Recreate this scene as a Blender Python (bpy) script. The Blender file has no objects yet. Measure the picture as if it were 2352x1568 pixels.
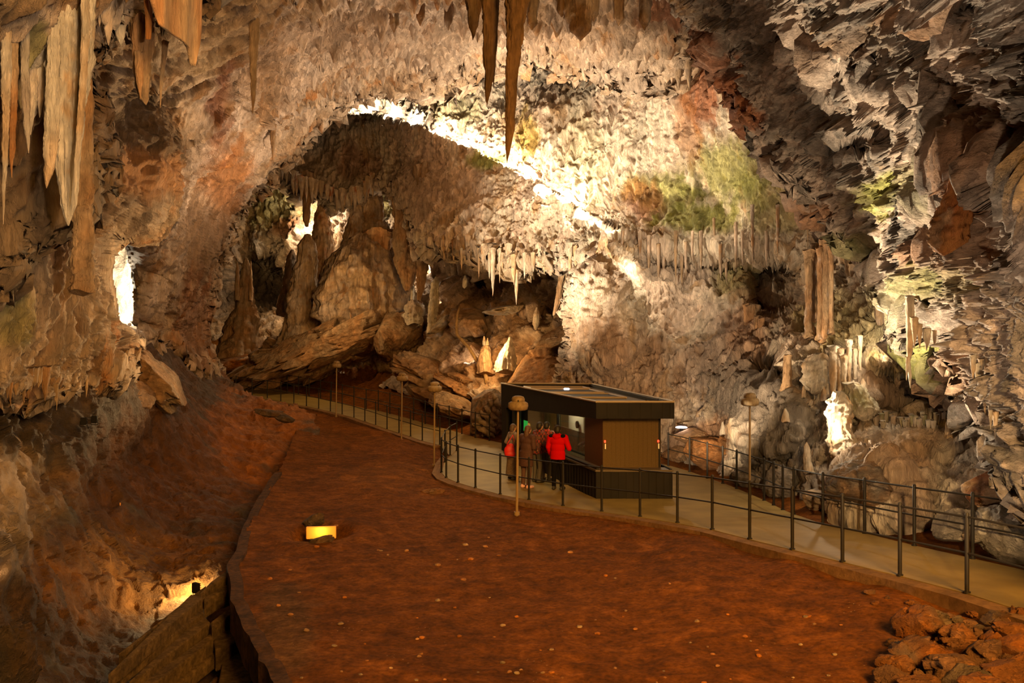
import bpy, bmesh, math, random
import numpy as np
from mathutils import Vector, Matrix

# ------------------------------------------------------------------ camera, world, light
F = 2000.0; CZ = 4.2; CX = 1176.0; CY = 784.0
SC = bpy.context.scene
COL = SC.collection
R = random.Random(7)

def P(px, py, d):
    return Vector(((px-CX)/F*d, d, CZ-(py-CY)/F*d))

cam_d = bpy.data.cameras.new('camera')
cam = bpy.data.objects.new('camera', cam_d); COL.objects.link(cam)
cam.location = (0, 0, CZ); cam.rotation_euler = (math.pi/2, 0, 0)
cam_d.sensor_width = 36.0; cam_d.lens = F/2352.0*36.0; cam_d.clip_end = 300
SC.camera = cam
SC.view_settings.view_transform = 'Standard'; SC.view_settings.look = 'None'
SC.view_settings.gamma = 1.0; SC.view_settings.exposure = 0.0
SC.view_settings.use_curve_mapping = False
world = bpy.data.worlds.new('world'); SC.world = world; world.use_nodes = True
world.node_tree.nodes['Background'].inputs[0].default_value = (1.0, 0.55, 0.22, 1)
world.node_tree.nodes['Background'].inputs[1].default_value = 0.007

WARM = (1.0, 0.64, 0.27); WHITE = (1.0, 0.82, 0.56); ORANGE = (1.0, 0.50, 0.11)
def point(px, py, d, w, col=WARM, r=0.15, off=(0, 0, 0)):
    l = bpy.data.lights.new('cave_light', 'POINT'); l.energy = w; l.color = col; l.shadow_soft_size = r
    o = bpy.data.objects.new('cave_light', l); COL.objects.link(o); o.location = P(px, py, d)+Vector(off); return o
def spot(a, b, w, col=WARM, ang=80, blend=0.6, r=0.2):
    l = bpy.data.lights.new('unseen_spot', 'SPOT'); l.energy = w; l.color = col; l.shadow_soft_size = r
    l.spot_size = math.radians(ang); l.spot_blend = blend
    o = bpy.data.objects.new('unseen_spot', l); COL.objects.link(o)
    a = Vector(a); b = Vector(b); o.location = a
    o.rotation_euler = (b-a).to_track_quat('-Z', 'Y').to_euler(); return o
#@LIGHTS
# unseen floods on walls, arch and path; some added to lift brightness
spot(P(700, 1000, 30), P(1500, 270, 41), 31000, WHITE, 58)
spot(P(1020, 880, 34), P(780, 60, 34), 9500, (1, .74, .48), 105)
spot(P(900, 900, 36), P(220, 420, 20), 11500, WARM, 50)
spot(P(1640, 1000, 23), P(2120, 400, 17), 10500, WHITE, 95)
spot(P(1560, 1040, 23.5), P(1620, 520, 34), 2600, (1, .74, .45), 110)
spot((3.0, 3.0, 4.6), P(2110, 1030, 19.5), 7500, WARM, 24)  # added off-frame spot to brighten the lower right wall
spot((1.2, 5.5, .9), P(2270, 480, 15), 1700, (1, .78, .54), 62)  # added spot below the view to brighten the right ceiling
spot(P(1130, 330, 29), P(1080, 1070, 27), 1300, (1, .74, .42), 46)  # added downward spot brightening the walkway left of the kiosk
spot((2.5, -1.5, 4.5), P(150, 60, 12), 4200, (1, .78, .52), 36)  # added behind the viewpoint to brighten the upper left dripstone
# rear chamber
point(706, 490, 71, 1800, WHITE, 0.2); point(905, 560, 66, 1300, WHITE, 0.2); point(893, 590, 66.5, 1100, WHITE, .1)
point(978, 620, 60, 400, WHITE, 0.2); point(1010, 700, 54, 150, WHITE, 0.2)
point(1070, 835, 45, 250, WHITE, 0.2); point(640, 600, 66, 1200, WARM, 0.3)
point(1120, 800, 41.5, 420, WARM, 0.2); point(760, 690, 50, 480, WARM, 0.3)
# slit beyond the pillar
point(284, 660, 34.2, 900, WHITE, 0.2)
# right alcove
point(2020, 760, 23, 200, WHITE, 0.15)
# hollow lamps
point(426, 1346, 17.9, 120, (1, .78, .4), 0.05); point(38, 1470, 10.6, 14, WHITE, 0.04); point(-30, 1330, 12, 60, WARM, 0.1)
# soft general fill, unseen area lights added behind the viewpoint
def area(loc, tgt, size, w, col, spread=180):
    l = bpy.data.lights.new('fill_area', 'AREA'); l.energy = w; l.color = col; l.size = size; l.spread = math.radians(spread)
    o = bpy.data.objects.new('fill_area', l); COL.objects.link(o); a = Vector(loc); b = Vector(tgt); o.location = a
    o.rotation_euler = (b-a).to_track_quat('-Z', 'Y').to_euler(); return o
area((7, -6, 11), (4.5, 18, 0), 6, 2600, ORANGE, 88)
area((4, -3, 7), (-9, 16, 9), 3, 260, WARM, 70)
#@ENDLIGHTS

# ------------------------------------------------------------------ numpy noise
def _h(ix, iy, iz, s):
    h = (ix.astype(np.uint32)*np.uint32(374761393)+iy.astype(np.uint32)*np.uint32(668265263)+iz.astype(np.uint32)*np.uint32(2246822519)+np.uint32((s*3266489917) & 0xffffffff))
    h = (h ^ (h >> np.uint32(13)))*np.uint32(1274126177)
    h = (h ^ (h >> np.uint32(16)))*np.uint32(2654435761)
    return h ^ (h >> np.uint32(15))
def perlin(p, s=0):
    i = np.floor(p).astype(np.int64); f = p-i
    u = f*f*f*(f*(f*6-15)+10); out = 0
    for dx in (0, 1):
        wx = u[:, 0] if dx else 1-u[:, 0]
        for dy in (0, 1):
            wy = u[:, 1] if dy else 1-u[:, 1]
            for dz in (0, 1):
                wz = u[:, 2] if dz else 1-u[:, 2]
                h = _h(i[:, 0]+dx, i[:, 1]+dy, i[:, 2]+dz, s)
                g = ((h & np.uint32(255))/127.5-1)*(f[:, 0]-dx)+(((h >> np.uint32(8)) & np.uint32(255))/127.5-1)*(f[:, 1]-dy)+(((h >> np.uint32(16)) & np.uint32(255))/127.5-1)*(f[:, 2]-dz)
                out = out+wx*wy*wz*g
    return out*1.2
def fbm(p, sc, octs, s=0, gain=0.5):
    o = 0; a = 1.0; q = p/sc
    for k in range(octs):
        o = o+a*perlin(q, s+k*17); q = q*2.03+11.7; a *= gain
    return o
def ridged(p, sc, octs, s=0, gain=0.5):
    o = 0; a = 1.0; q = p/sc
    for k in range(octs):
        o = o+a*(1-2*np.abs(perlin(q, s+k*17))*1.4); q = q*2.03+5.3; a *= gain
    return o
def vor3(p, sc, s=0):
    q = p/sc; i = np.floor(q).astype(np.int64); f = q-i
    best = np.full(len(p), 9.0); sec = np.full(len(p), 9.0); bid = np.zeros(len(p), np.uint32); bc = np.zeros_like(p)
    for dx in (-1, 0, 1):
        for dy in (-1, 0, 1):
            for dz in (-1, 0, 1):
                h = _h(i[:, 0]+dx, i[:, 1]+dy, i[:, 2]+dz, s)
                c = np.stack([dx+(h & np.uint32(255))/256.0-f[:, 0], dy+((h >> np.uint32(8)) & np.uint32(255))/256.0-f[:, 1], dz+((h >> np.uint32(16)) & np.uint32(255))/256.0-f[:, 2]], 1)
                dd = (c*c).sum(1); m = dd < best
                sec = np.where(m, best, np.minimum(sec, dd)); best = np.where(m, dd, best); bid = np.where(m, h, bid); bc[m] = c[m]
    return np.sqrt(best), np.sqrt(sec), bid, bc
def blocks(p, sc, s=0, tilt=0.8):           # faceted rock: every cell a tilted plane
    f1, f2, h, c = vor3(p, sc, s)
    r = lambda k: ((h >> np.uint32(k)) & np.uint32(255))/127.5-1
    return r(3)*0.3+tilt*(c[:, 0]*r(7)+c[:, 1]*r(12)+c[:, 2]*r(20)), np.clip((f2-f1)*5, 0, 1)
def teeth(x, y, sc, s=0, pw=1.6):           # pointed drops on a ceiling, a height per plan position
    q = np.stack([x, y], 1)/sc; i = np.floor(q).astype(np.int64); f = q-i; best = np.zeros(len(x))
    for dx in (-1, 0, 1):
        for dy in (-1, 0, 1):
            h = _h(i[:, 0]+dx, i[:, 1]+dy, i[:, 0]*0, s)
            cx = dx+(h & np.uint32(255))/256.0-f[:, 0]; cy = dy+((h >> np.uint32(8)) & np.uint32(255))/256.0-f[:, 1]
            a = 0.25+0.75*(((h >> np.uint32(16)) & np.uint32(255))/255.0)**2
            best = np.maximum(best, a*np.clip(1-np.sqrt(cx*cx+cy*cy)/0.62, 0, 1)**pw)
    return best
def sstep(a, b, x):
    t = np.clip((x-a)/(b-a), 0, 1); return t*t*(3-2*t)

# ------------------------------------------------------------------ helpers
def tag(o, label=None, cat=None, group=None, kind=None):
    if label: o['label'] = label
    if cat: o['category'] = cat
    if group: o['group'] = group
    if kind: o['kind'] = kind
    return o
def empty(name, loc=(0, 0, 0), label=None, cat=None, group=None, rz=0):
    o = bpy.data.objects.new(name, None); COL.objects.link(o); o.location = loc; o.rotation_euler = (0, 0, rz)
    o.empty_display_size = 0.2
    return tag(o, label, cat, group)
def copy_tree(o, parent=None):
    c = o.copy(); COL.objects.link(c)
    if parent: c.parent = parent
    for ch in list(o.children): copy_tree(ch, c)
    return c
def np_mesh(name, co, quads, mat, colr=None, parent=None, smooth=True):
    me = bpy.data.meshes.new(name); n = len(co); q = len(quads); k = quads.shape[1]
    me.vertices.add(n); me.vertices.foreach_set('co', co.astype(np.float32).ravel())
    me.loops.add(q*k); me.loops.foreach_set('vertex_index', quads.astype(np.int32).ravel())
    me.polygons.add(q); me.polygons.foreach_set('loop_start', np.arange(0, q*k, k, dtype=np.int32))
    me.update(calc_edges=True)
    me.polygons.foreach_set('use_smooth', np.full(q, smooth))
    if colr is not None:
        a = me.color_attributes.new('rockcol', 'FLOAT_COLOR', 'POINT')
        a.data.foreach_set('color', np.concatenate([colr, np.ones((n, 1))], 1).astype(np.float32).ravel())
    me.materials.append(mat); me.validate()
    o = bpy.data.objects.new(name, me); COL.objects.link(o)
    if parent: o.parent = parent
    return o
def bm_obj(name, bm, mat, parent=None, smooth=False):
    me = bpy.data.meshes.new(name); bm.normal_update(); bm.to_mesh(me); bm.free()
    for m in (mat if isinstance(mat, (list, tuple)) else [mat]): me.materials.append(m)
    if smooth:
        for p in me.polygons: p.use_smooth = True
    o = bpy.data.objects.new(name, me); COL.objects.link(o)
    if parent: o.parent = parent
    return o
def add_box(bm, c, s, rz=0, bev=0):
    m = Matrix.Translation(Vector(c)) @ Matrix.Rotation(rz, 4, 'Z') @ Matrix.Diagonal((s[0], s[1], s[2], 1))
    r = bmesh.ops.create_cube(bm, size=1, matrix=m)
    if bev:
        es = list({e for v in r['verts'] for e in v.link_edges})
        bmesh.ops.bevel(bm, geom=es, offset=bev, segments=2, affect='EDGES')
def add_bar(bm, a, b, r, seg=8, r2=None):
    a = Vector(a); b = Vector(b); d = b-a
    m = Matrix.Translation((a+b)/2) @ d.to_track_quat('Z', 'Y').to_matrix().to_4x4()
    bmesh.ops.create_cone(bm, cap_ends=True, segments=seg, radius1=r, radius2=r if r2 is None else r2, depth=d.length, matrix=m)
def add_tube(bm, pts, r, seg=8):
    pts = [Vector(p) for p in pts]; rings = []
    for i, p in enumerate(pts):
        t = (pts[min(i+1, len(pts)-1)]-pts[max(i-1, 0)]).normalized(); q = t.to_track_quat('Z', 'Y')
        rr = r[i] if isinstance(r, (list, tuple)) else r
        rings.append([bm.verts.new(p+q @ Vector((math.cos(2*math.pi*k/seg)*rr, math.sin(2*math.pi*k/seg)*rr, 0))) for k in range(seg)])
    for a, b in zip(rings, rings[1:]):
        for k in range(seg): bm.faces.new((a[k], a[(k+1) % seg], b[(k+1) % seg], b[k]))
    bm.faces.new(rings[0][::-1]); bm.faces.new(rings[-1])
def add_prism(bm, poly, z0, z1):
    z0 = z0 if isinstance(z0, (list, tuple)) else [z0]*len(poly); z1 = z1 if isinstance(z1, (list, tuple)) else [z1]*len(poly)
    lo = [bm.verts.new((p[0], p[1], z)) for p, z in zip(poly, z0)]; hi = [bm.verts.new((p[0], p[1], z)) for p, z in zip(poly, z1)]
    n = len(poly); bm.faces.new(lo[::-1]); bm.faces.new(hi)
    for k in range(n): bm.faces.new((lo[k], lo[(k+1) % n], hi[(k+1) % n], hi[k]))
    bmesh.ops.recalc_face_normals(bm, faces=bm.faces[:])
def add_lathe(bm, prof, c=(0, 0, 0), seg=20):
    rings = [[bm.verts.new((c[0]+r*math.cos(2*math.pi*k/seg), c[1]+r*math.sin(2*math.pi*k/seg), c[2]+z)) for k in range(seg)] for r, z in prof]
    for a, b in zip(rings, rings[1:]):
        for k in range(seg): bm.faces.new((a[k], a[(k+1) % seg], b[(k+1) % seg], b[k]))
    bm.faces.new(rings[0][::-1]); bm.faces.new(rings[-1])

# ------------------------------------------------------------------ materials
def mat(name, col, rough=0.6, metal=0.0, emit=None, es=0, noise=None, bump=None, spec=0.5, trans=0):
    m = bpy.data.materials.new(name); m.use_nodes = True; nt = m.node_tree; b = nt.nodes['Principled BSDF']
    b.inputs['Base Color'].default_value = (*col, 1); b.inputs['Roughness'].default_value = rough; b.inputs['Metallic'].default_value = metal
    b.inputs['Specular IOR Level'].default_value = spec; b.inputs['Transmission Weight'].default_value = trans
    if emit: b.inputs['Emission Color'].default_value = (*emit, 1); b.inputs['Emission Strength'].default_value = es
    N = nt.nodes; L = nt.links
    if noise or bump:
        tc = N.new('ShaderNodeTexCoord')
    if noise:
        sc, col2 = noise; t = N.new('ShaderNodeTexNoise'); t.inputs['Scale'].default_value = sc; t.inputs['Detail'].default_value = 6
        L.new(tc.outputs['Object'], t.inputs['Vector']); mx = N.new('ShaderNodeMix'); mx.data_type = 'RGBA'
        r = N.new('ShaderNodeValToRGB'); r.color_ramp.elements[0].position = 0.38; r.color_ramp.elements[1].position = 0.62
        L.new(t.outputs['Fac'], r.inputs[0]); L.new(r.outputs[0], mx.inputs[0])
        mx.inputs[6].default_value = (*col, 1); mx.inputs[7].default_value = (*col2, 1); L.new(mx.outputs[2], b.inputs['Base Color'])
    if bump:
        sc, st, di = bump; t = N.new('ShaderNodeTexNoise'); t.inputs['Scale'].default_value = sc; t.inputs['Detail'].default_value = 5
        L.new(tc.outputs['Object'], t.inputs['Vector']); bp = N.new('ShaderNodeBump'); bp.inputs['Strength'].default_value = st; bp.inputs['Distance'].default_value = di
        L.new(t.outputs['Fac'], bp.inputs['Height']); L.new(bp.outputs[0], b.inputs['Normal'])
    return m
def rock_mat(name, sc=1.0, zs=1.0, bump=0.12, rough=0.8, spec=0.25, var=0.35, attr=True, col=None, speck=False):
    """rock: vertex-built base colour, broken up by world-space noise, with fine relief"""
    m = bpy.data.materials.new(name); m.use_nodes = True; nt = m.node_tree; N = nt.nodes; L = nt.links; b = N['Principled BSDF']
    g = N.new('ShaderNodeNewGeometry'); mp = N.new('ShaderNodeMapping'); mp.inputs['Scale'].default_value = (1, 1, zs); L.new(g.outputs['Position'], mp.inputs[0])
    t1 = N.new('ShaderNodeTexNoise'); t1.inputs['Scale'].default_value = 3.2*sc; t1.inputs['Detail'].default_value = 9; t1.inputs['Roughness'].default_value = 0.65; L.new(mp.outputs[0], t1.inputs['Vector'])
    t2 = N.new('ShaderNodeTexNoise'); t2.inputs['Scale'].default_value = 0.9*sc; t2.inputs['Detail'].default_value = 6; L.new(mp.outputs[0], t2.inputs['Vector'])
    v = N.new('ShaderNodeTexVoronoi'); v.feature = 'F1'; v.inputs['Scale'].default_value = 2.4*sc
    ad = N.new('ShaderNodeVectorMath'); ad.operation = 'ADD'; L.new(mp.outputs[0], ad.inputs[0]); L.new(t1.outputs['Color'], ad.inputs[1]); L.new(ad.outputs[0], v.inputs['Vector'])
    if attr:
        a = N.new('ShaderNodeVertexColor'); a.layer_name = 'rockcol'; base = a.outputs[0]
    else:
        a = N.new('ShaderNodeRGB'); a.outputs[0].default_value = (*col, 1); base = a.outputs[0]
    mr = N.new('ShaderNodeMapRange'); mr.inputs[1].default_value = 0.3; mr.inputs[2].default_value = 0.7; mr.inputs[3].default_value = 1-var; mr.inputs[4].default_value = 1+var*0.6
    L.new(t1.outputs['Fac'], mr.inputs[0])
    mr2 = N.new('ShaderNodeMapRange'); mr2.inputs[1].default_value = 0.35; mr2.inputs[2].default_value = 0.65; mr2.inputs[3].default_value = 1-var*0.6; mr2.inputs[4].default_value = 1.15
    L.new(t2.outputs['Fac'], mr2.inputs[0])
    mu = N.new('ShaderNodeMath'); mu.operation = 'MULTIPLY'; L.new(mr.outputs[0], mu.inputs[0]); L.new(mr2.outputs[0], mu.inputs[1])
    sm = N.new('ShaderNodeVectorMath'); sm.operation = 'SCALE'; L.new(base, sm.inputs[0]); L.new(mu.outputs[0], sm.inputs['Scale']); L.new(sm.outputs[0], b.inputs['Base Color'])
    h = N.new('ShaderNodeMath'); h.operation = 'ADD'; L.new(t1.outputs['Fac'], h.inputs[0])
    vm = N.new('ShaderNodeMath'); vm.operation = 'MULTIPLY'; vm.inputs[1].default_value = 0.35; L.new(v.outputs['Distance'], vm.inputs[0]); L.new(vm.outputs[0], h.inputs[1])
    bp = N.new('ShaderNodeBump'); bp.inputs['Strength'].default_value = 0.9; bp.inputs['Distance'].default_value = bump
    L.new(h.outputs[0], bp.inputs['Height']); L.new(bp.outputs[0], b.inputs['Normal'])
    if speck:
        vs = N.new('ShaderNodeTexVoronoi'); vs.inputs['Scale'].default_value = 11; L.new(g.outputs['Position'], vs.inputs['Vector']); ns = N.new('ShaderNodeTexNoise'); ns.inputs['Scale'].default_value = 1.6; ns.inputs['Detail'].default_value = 3; L.new(g.outputs['Position'], ns.inputs['Vector'])
        r1 = N.new('ShaderNodeMapRange'); r1.inputs[1].default_value = .14; r1.inputs[2].default_value = .08; L.new(vs.outputs['Distance'], r1.inputs[0])
        r2 = N.new('ShaderNodeMapRange'); r2.inputs[1].default_value = .52; r2.inputs[2].default_value = .66; L.new(ns.outputs['Fac'], r2.inputs[0]); mm = N.new('ShaderNodeMath'); mm.operation = 'MULTIPLY'; L.new(r1.outputs[0], mm.inputs[0]); L.new(r2.outputs[0], mm.inputs[1])
        mx = N.new('ShaderNodeMix'); mx.data_type = 'RGBA'; L.new(mm.outputs[0], mx.inputs[0]); L.new(sm.outputs[0], mx.inputs[6]); mx.inputs[7].default_value = (.62, .36, .12, 1); L.new(mx.outputs[2], b.inputs['Base Color'])
    b.inputs['Roughness'].default_value = rough; b.inputs['Specular IOR Level'].default_value = spec
    return m
M_ROCK = rock_mat('cave_rock', 1.0, 1.0, 0.30)
M_DRIP = rock_mat('dripstone', 1.6, 0.22, 0.25)
M_NEAR = rock_mat('near_dripstone', 3.0, 0.18, 0.10)
M_CHUNK = rock_mat('broken_rock', 1.5, 1.6, 0.16)
M_SOIL = rock_mat('red_soil', 4.0, 1.0, 0.16, 0.95, 0.1, 0.55, speck=True)
PINK = np.array((0.66, 0.50, 0.39)); TAN = np.array((0.50, 0.33, 0.19)); BROWN = np.array((0.27, 0.145, 0.065)); ORG = np.array((0.50, 0.19, 0.045))
GREY = np.array((0.20, 0.165, 0.135)); DARK = np.array((0.085, 0.06, 0.04)); MOSS = np.array((0.27, 0.27, 0.045)); SOIL = np.array((0.37, 0.118, 0.013))
PALE = np.array((0.78, 0.66, 0.52)); RUST = np.array((0.30, 0.085, 0.02))

# ------------------------------------------------------------------ rock sheets
def rbf(pts, vals):
    n = len(pts); d = np.linalg.norm(pts[:, None]-pts[None], axis=2); K = np.where(d > 0, d*d*np.log(d+1e-12), 0)+np.eye(n)*2e-4
    Pm = np.concatenate([np.ones((n, 1)), pts], 1); A = np.zeros((n+3, n+3)); A[:n, :n] = K; A[:n, n:] = Pm; A[n:, :n] = Pm.T
    w = np.linalg.solve(A, np.concatenate([vals, np.zeros(3)]))
    def f(q):
        out = w[n]+q@w[n+1:]
        for k in range(n):
            r = np.linalg.norm(q-pts[k], axis=1); out = out+w[k]*np.where(r > 0, r*r*np.log(r+1e-12), 0)
        return out
    return f
def poly_sd(q, poly):
    """signed distance to the outline (positive inside) and how much the nearest edge faces down"""
    n = len(poly); best = np.full(len(q), 1e9); down = np.zeros(len(q)); ins = np.zeros(len(q), bool)
    area_ = sum(poly[i][0]*poly[(i+1) % n][1]-poly[(i+1) % n][0]*poly[i][1] for i in range(n)); sg = 1 if area_ > 0 else -1
    for i in range(n):
        a = np.array(poly[i], float); b = np.array(poly[(i+1) % n], float); e = b-a; L = e@e
        t = np.clip(((q-a)@e)/L, 0, 1); dd = np.linalg.norm(q-a-t[:, None]*e, axis=1); m = dd < best
        best = np.where(m, dd, best); down = np.where(m, sg*(-e[0])/math.sqrt(L), down)
        c = ((a[1] > q[:, 1]) != (b[1] > q[:, 1]))
        with np.errstate(divide='ignore', invalid='ignore'):
            xi = a[0]+(q[:, 1]-a[1])*(b[0]-a[0])/(b[1]-a[1])
        ins ^= (c & (q[:, 0] < xi))
    return np.where(ins, best, -best), down
def blob(px, py, b, nz):
    x, y, rx, ry = b[:4]
    r = np.sqrt(((px-x)/rx)**2+((py-y)/ry)**2)
    return sstep(1.25, 0.55, r+nz*0.55)
def calmf(px, py, c):
    m = np.ones(len(px))
    for x, y, rx, ry in c: m *= 1-sstep(1.3, .7, np.sqrt(((px-x)/rx)**2+((py-y)/ry)**2))
    return m[:, None]
def sheet(name, poly, ctrl, mat_, step=3.0, disp=None, palette=(PINK, TAN), blobs=(), curl=(45, 3.0), spikes=30, hole=None, extra=None, seed=0, post=None, kind='structure', label=None, cat=None, colfn=None, patch=0.5, rough_edge=6, calm=None):
    xs = [p[0] for p in poly]; ys = [p[1] for p in poly]
    gx = np.arange(min(xs), max(xs)+step, step); gy = np.arange(min(ys)-0, max(ys)+spikes+step, step)
    X, Y = np.meshgrid(gx, gy); px = X.ravel(); py = Y.ravel(); q = np.stack([px, py], 1)
    pts = np.array([c[:2] for c in ctrl], float)
    vals = []
    for c in ctrl:
        v = c[2]
        if isinstance(v, tuple): v = (CZ-v[0])*F/(c[1]-CY)
        vals.append(math.log(v))
    f = rbf(pts/1000, np.array(vals)); d = np.exp(f(q/1000))
    sd, down = poly_sd(q, poly)
    pn = np.stack([px/14.0, py/90.0, px*0+seed], 1)
    sp = np.clip(1-np.abs(perlin(pn, seed+5))*3.2, 0, 1)**1.5*0.65+np.clip(1-np.abs(perlin(pn*np.array([2.7, 1.5, 1]), seed+6))*3, 0, 1)*0.35
    wn = perlin(np.stack([px/22.0, py/22.0, px*0+seed+9], 1), 3)*rough_edge*2+perlin(np.stack([px/7.0, py/7.0, px*0+seed+9], 1), 4)*rough_edge
    dn = np.clip(down, 0, 1)
    sd = sd+dn*sp*spikes+wn
    if hole:
        for hp in hole:
            hs, _ = poly_sd(q, hp); sd = np.minimum(sd, -hs+wn*0.4)
    keep = sd > 0
    if curl: d = d+curl[1]*np.clip(1-sd/curl[0], 0, 1)**2
    if extra is not None: d = extra(px, py, d)
    x = (px-CX)/F*d; z = CZ-(py-CY)/F*d; pos = np.stack([x, d, z], 1)
    ny, nx = X.shape; G = pos.reshape(ny, nx, 3)
    nr = np.cross(np.gradient(G, axis=1), np.gradient(G, axis=0)).reshape(-1, 3); nr /= np.linalg.norm(nr, axis=1)[:, None]+1e-9
    vw = pos-np.array([0, 0, CZ]); s = np.sign((nr*vw).sum(1)); nr *= -s[:, None]
    idx = np.arange(ny*nx).reshape(ny, nx); kq = keep.reshape(ny, nx)
    K = kq[:-1, :-1] & kq[1:, :-1] & kq[1:, 1:] & kq[:-1, 1:]
    quads = np.stack([idx[:-1, :-1][K], idx[1:, :-1][K], idx[1:, 1:][K], idx[:-1, 1:][K]], 1)
    used = np.unique(quads); rem = np.full(ny*nx, -1); rem[used] = np.arange(len(used)); quads = rem[quads]
    pos = pos[used]; nr = nr[used]; px = px[used]; py = py[used]; sdu = sd[used]
    if disp:
        p2 = disp(pos.copy(), nr, px, py); pos = pos+(p2-pos)*calmf(px, py, calm) if calm else p2
    if post: pos = post(pos, px, py)
    n1 = fbm(pos, 3.0, 5, seed+40); n2 = fbm(pos*np.array([1, 1, 0.35]), 1.1, 4, seed+60); n3 = fbm(pos, 0.5, 3, seed+80)
    t = sstep(-patch, patch, n1+n2*0.5)[:, None]; c = palette[0]*(1-t)+palette[1]*t
    if len(palette) > 2:
        t = sstep(0.22, 0.6, n2+n3*0.35)[:, None]; c = c*(1-t)+palette[2]*t
    if len(palette) > 3:
        t = sstep(0.3, 0.7, -n1+n3*0.35-n2*.3)[:, None]; c = c*(1-t)+palette[3]*t
    for b in blobs:
        w = (blob(px, py, b, n2+n3*0.5)*b[5])[:, None]; c = c*(1-w)+b[4]*w
    c = c*(1+0.25*n3)[:, None]
    o = np_mesh(name, pos, quads, mat_, np.clip(c, 0.005, 0.95))
    return tag(o, label, cat, None, kind)
def D(*terms):
    """terms: (type, amp, scale, octaves[, seed]) summed along the normal"""
    def f(pos, nr, px, py):
        h = np.zeros(len(pos)); drop = np.zeros(len(pos)); w0 = pos+np.stack([fbm(pos, 2.5, 3, 91), fbm(pos, 2.5, 3, 92), fbm(pos, 2.5, 3, 93)], 1)*0.5
        for t in terms:
            k, a, s = t[:3]; o = t[3] if len(t) > 3 else 3; sd = t[4] if len(t) > 4 else 0
            m = t[5](px, py, pos) if len(t) > 5 and t[5] else 1.0
            if k == 'fbm': h += m*a*fbm(pos, s, o, sd)
            elif k == 'ridge': h += m*a*ridged(w0, s, o, sd)
            elif k == 'drip': h += m*a*ridged(pos*np.array([1, 1, 0.14]), s, o, sd)
            elif k == 'block': h += m*a*blocks(w0, s, sd)[0]
            elif k == 'strata':
                th = math.radians(-28); u = w0[:, 0]*math.cos(th)-w0[:, 2]*math.sin(th)*1; v = w0[:, 0]*math.sin(th)+w0[:, 2]*math.cos(th)
                q = np.stack([u*0.35, w0[:, 1]*0.6, v*1.3], 1); h += m*a*ridged(q, s, o, sd)
            elif k == 'rake':
                th = math.radians(40); u = w0[:, 0]*math.cos(th)+w0[:, 2]*math.sin(th); v = -w0[:, 0]*math.sin(th)+w0[:, 2]*math.cos(th)
                q = np.stack([u*0.4, w0[:, 1]*0.5, v*1.3], 1); h += m*a*ridged(q, s, o, sd)
            elif k == 'blockst':
                th = math.radians(-28); u = w0[:, 0]*math.cos(th)-w0[:, 2]*math.sin(th); v = w0[:, 0]*math.sin(th)+w0[:, 2]*math.cos(th)
                q = np.stack([u*0.5, w0[:, 1]*0.7, v*1.25], 1); h += m*a*blocks(q, s, sd, 1.1)[0]
            elif k == 'teeth': drop += m*a*teeth(pos[:, 0]+0.15*perlin(pos*2, 3), pos[:, 1], s, sd)
        pos = pos+nr*h[:, None]; pos[:, 2] -= drop; return pos
    return f

# ------------------------------------------------------------------ the cave
def zp(y):                                   # height of the paved path along the view depth
    return float(np.interp(y, [0, 11, 13, 15, 17, 18.5, 21, 24, 36, 42, 48, 54, 62], [.9, .8, .66, .57, .42, .33, .12, .04, .10, .28, .66, 1.02, 1.5]))
def on_path(px, py, dz=0.0):                 # the point of the path seen at a pixel
    d = 25.0
    for _ in range(60): d = 0.5*d+0.5*(CZ-zp(d)-dz)*F/(py-CY)
    return P(px, py, d)
NEAR_R = [(2840, 1560), (2620, 1490), (2420, 1425), (2221, 1362), (2067, 1322), (1935, 1290), (1820, 1262), (1722, 1238), (1636, 1216), (1556, 1201), (1470, 1187), (1382, 1175), (1293, 1162), (1215, 1148), (1149, 1135), (1092, 1120), (1052, 1108), (1025, 1097), (1014, 1085)]
CORNER = [(1014, 1085), (1021, 1062), (1033, 1046), (1048, 1036)]
NEAR_L = [(1010, 1022), (970, 1012), (943, 1002.5), (916.5, 994), (889, 985.5), (863, 976), (838, 967.5), (813, 959), (786, 951.5), (759, 945), (732, 938.5), (704, 933), (675, 927.5), (645, 922), (614, 916.5), (579, 911), (542, 905)]
FAR_L = [(1124, 1011), (1092, 1004), (1061, 995), (1032, 986.5), (1004, 979), (976.6, 972), (950, 963.5), (922, 956), (895.5, 949), (869, 942.5), (841, 938), (813, 932.5), (786, 926), (761, 920), (736, 914.5), (710, 909), (685.5, 903.5), (660, 898), (636, 892), (612, 886)]
FAR_R = [(1535, 1068), (1584, 1082), (1624.5, 1097), (1660, 1109), (1692, 1121), (1722, 1134), (1755, 1148), (1777, 1159), (1798, 1170), (1823, 1180), (1890, 1203), (1986, 1224), (2100, 1252), (2234, 1282), (2390, 1317), (2600, 1366), (2860, 1426)]
W = lambda L: [on_path(*p) for p in L]
path_outline = W(NEAR_R)+W(CORNER)[1:3]+W(NEAR_L)+[on_path(500, 892), on_path(500, 864)]+W(FAR_L)[::-1]+[on_path(1180, 1023), on_path(1440, 1050)]+W(FAR_R)
path_xy = np.array([(p.x, p.y) for p in path_outline])
def in_poly(x, y, poly):
    ins = np.zeros(len(x), bool); n = len(poly)
    for i in range(n):
        a = poly[i]; b = poly[(i+1) % n]; c = (a[1] > y) != (b[1] > y)
        with np.errstate(divide='ignore', invalid='ignore'): xi = a[0]+(y-a[1])*(b[0]-a[0])/(b[1]-a[1])
        ins ^= c & (x < xi)
    return ins
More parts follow.
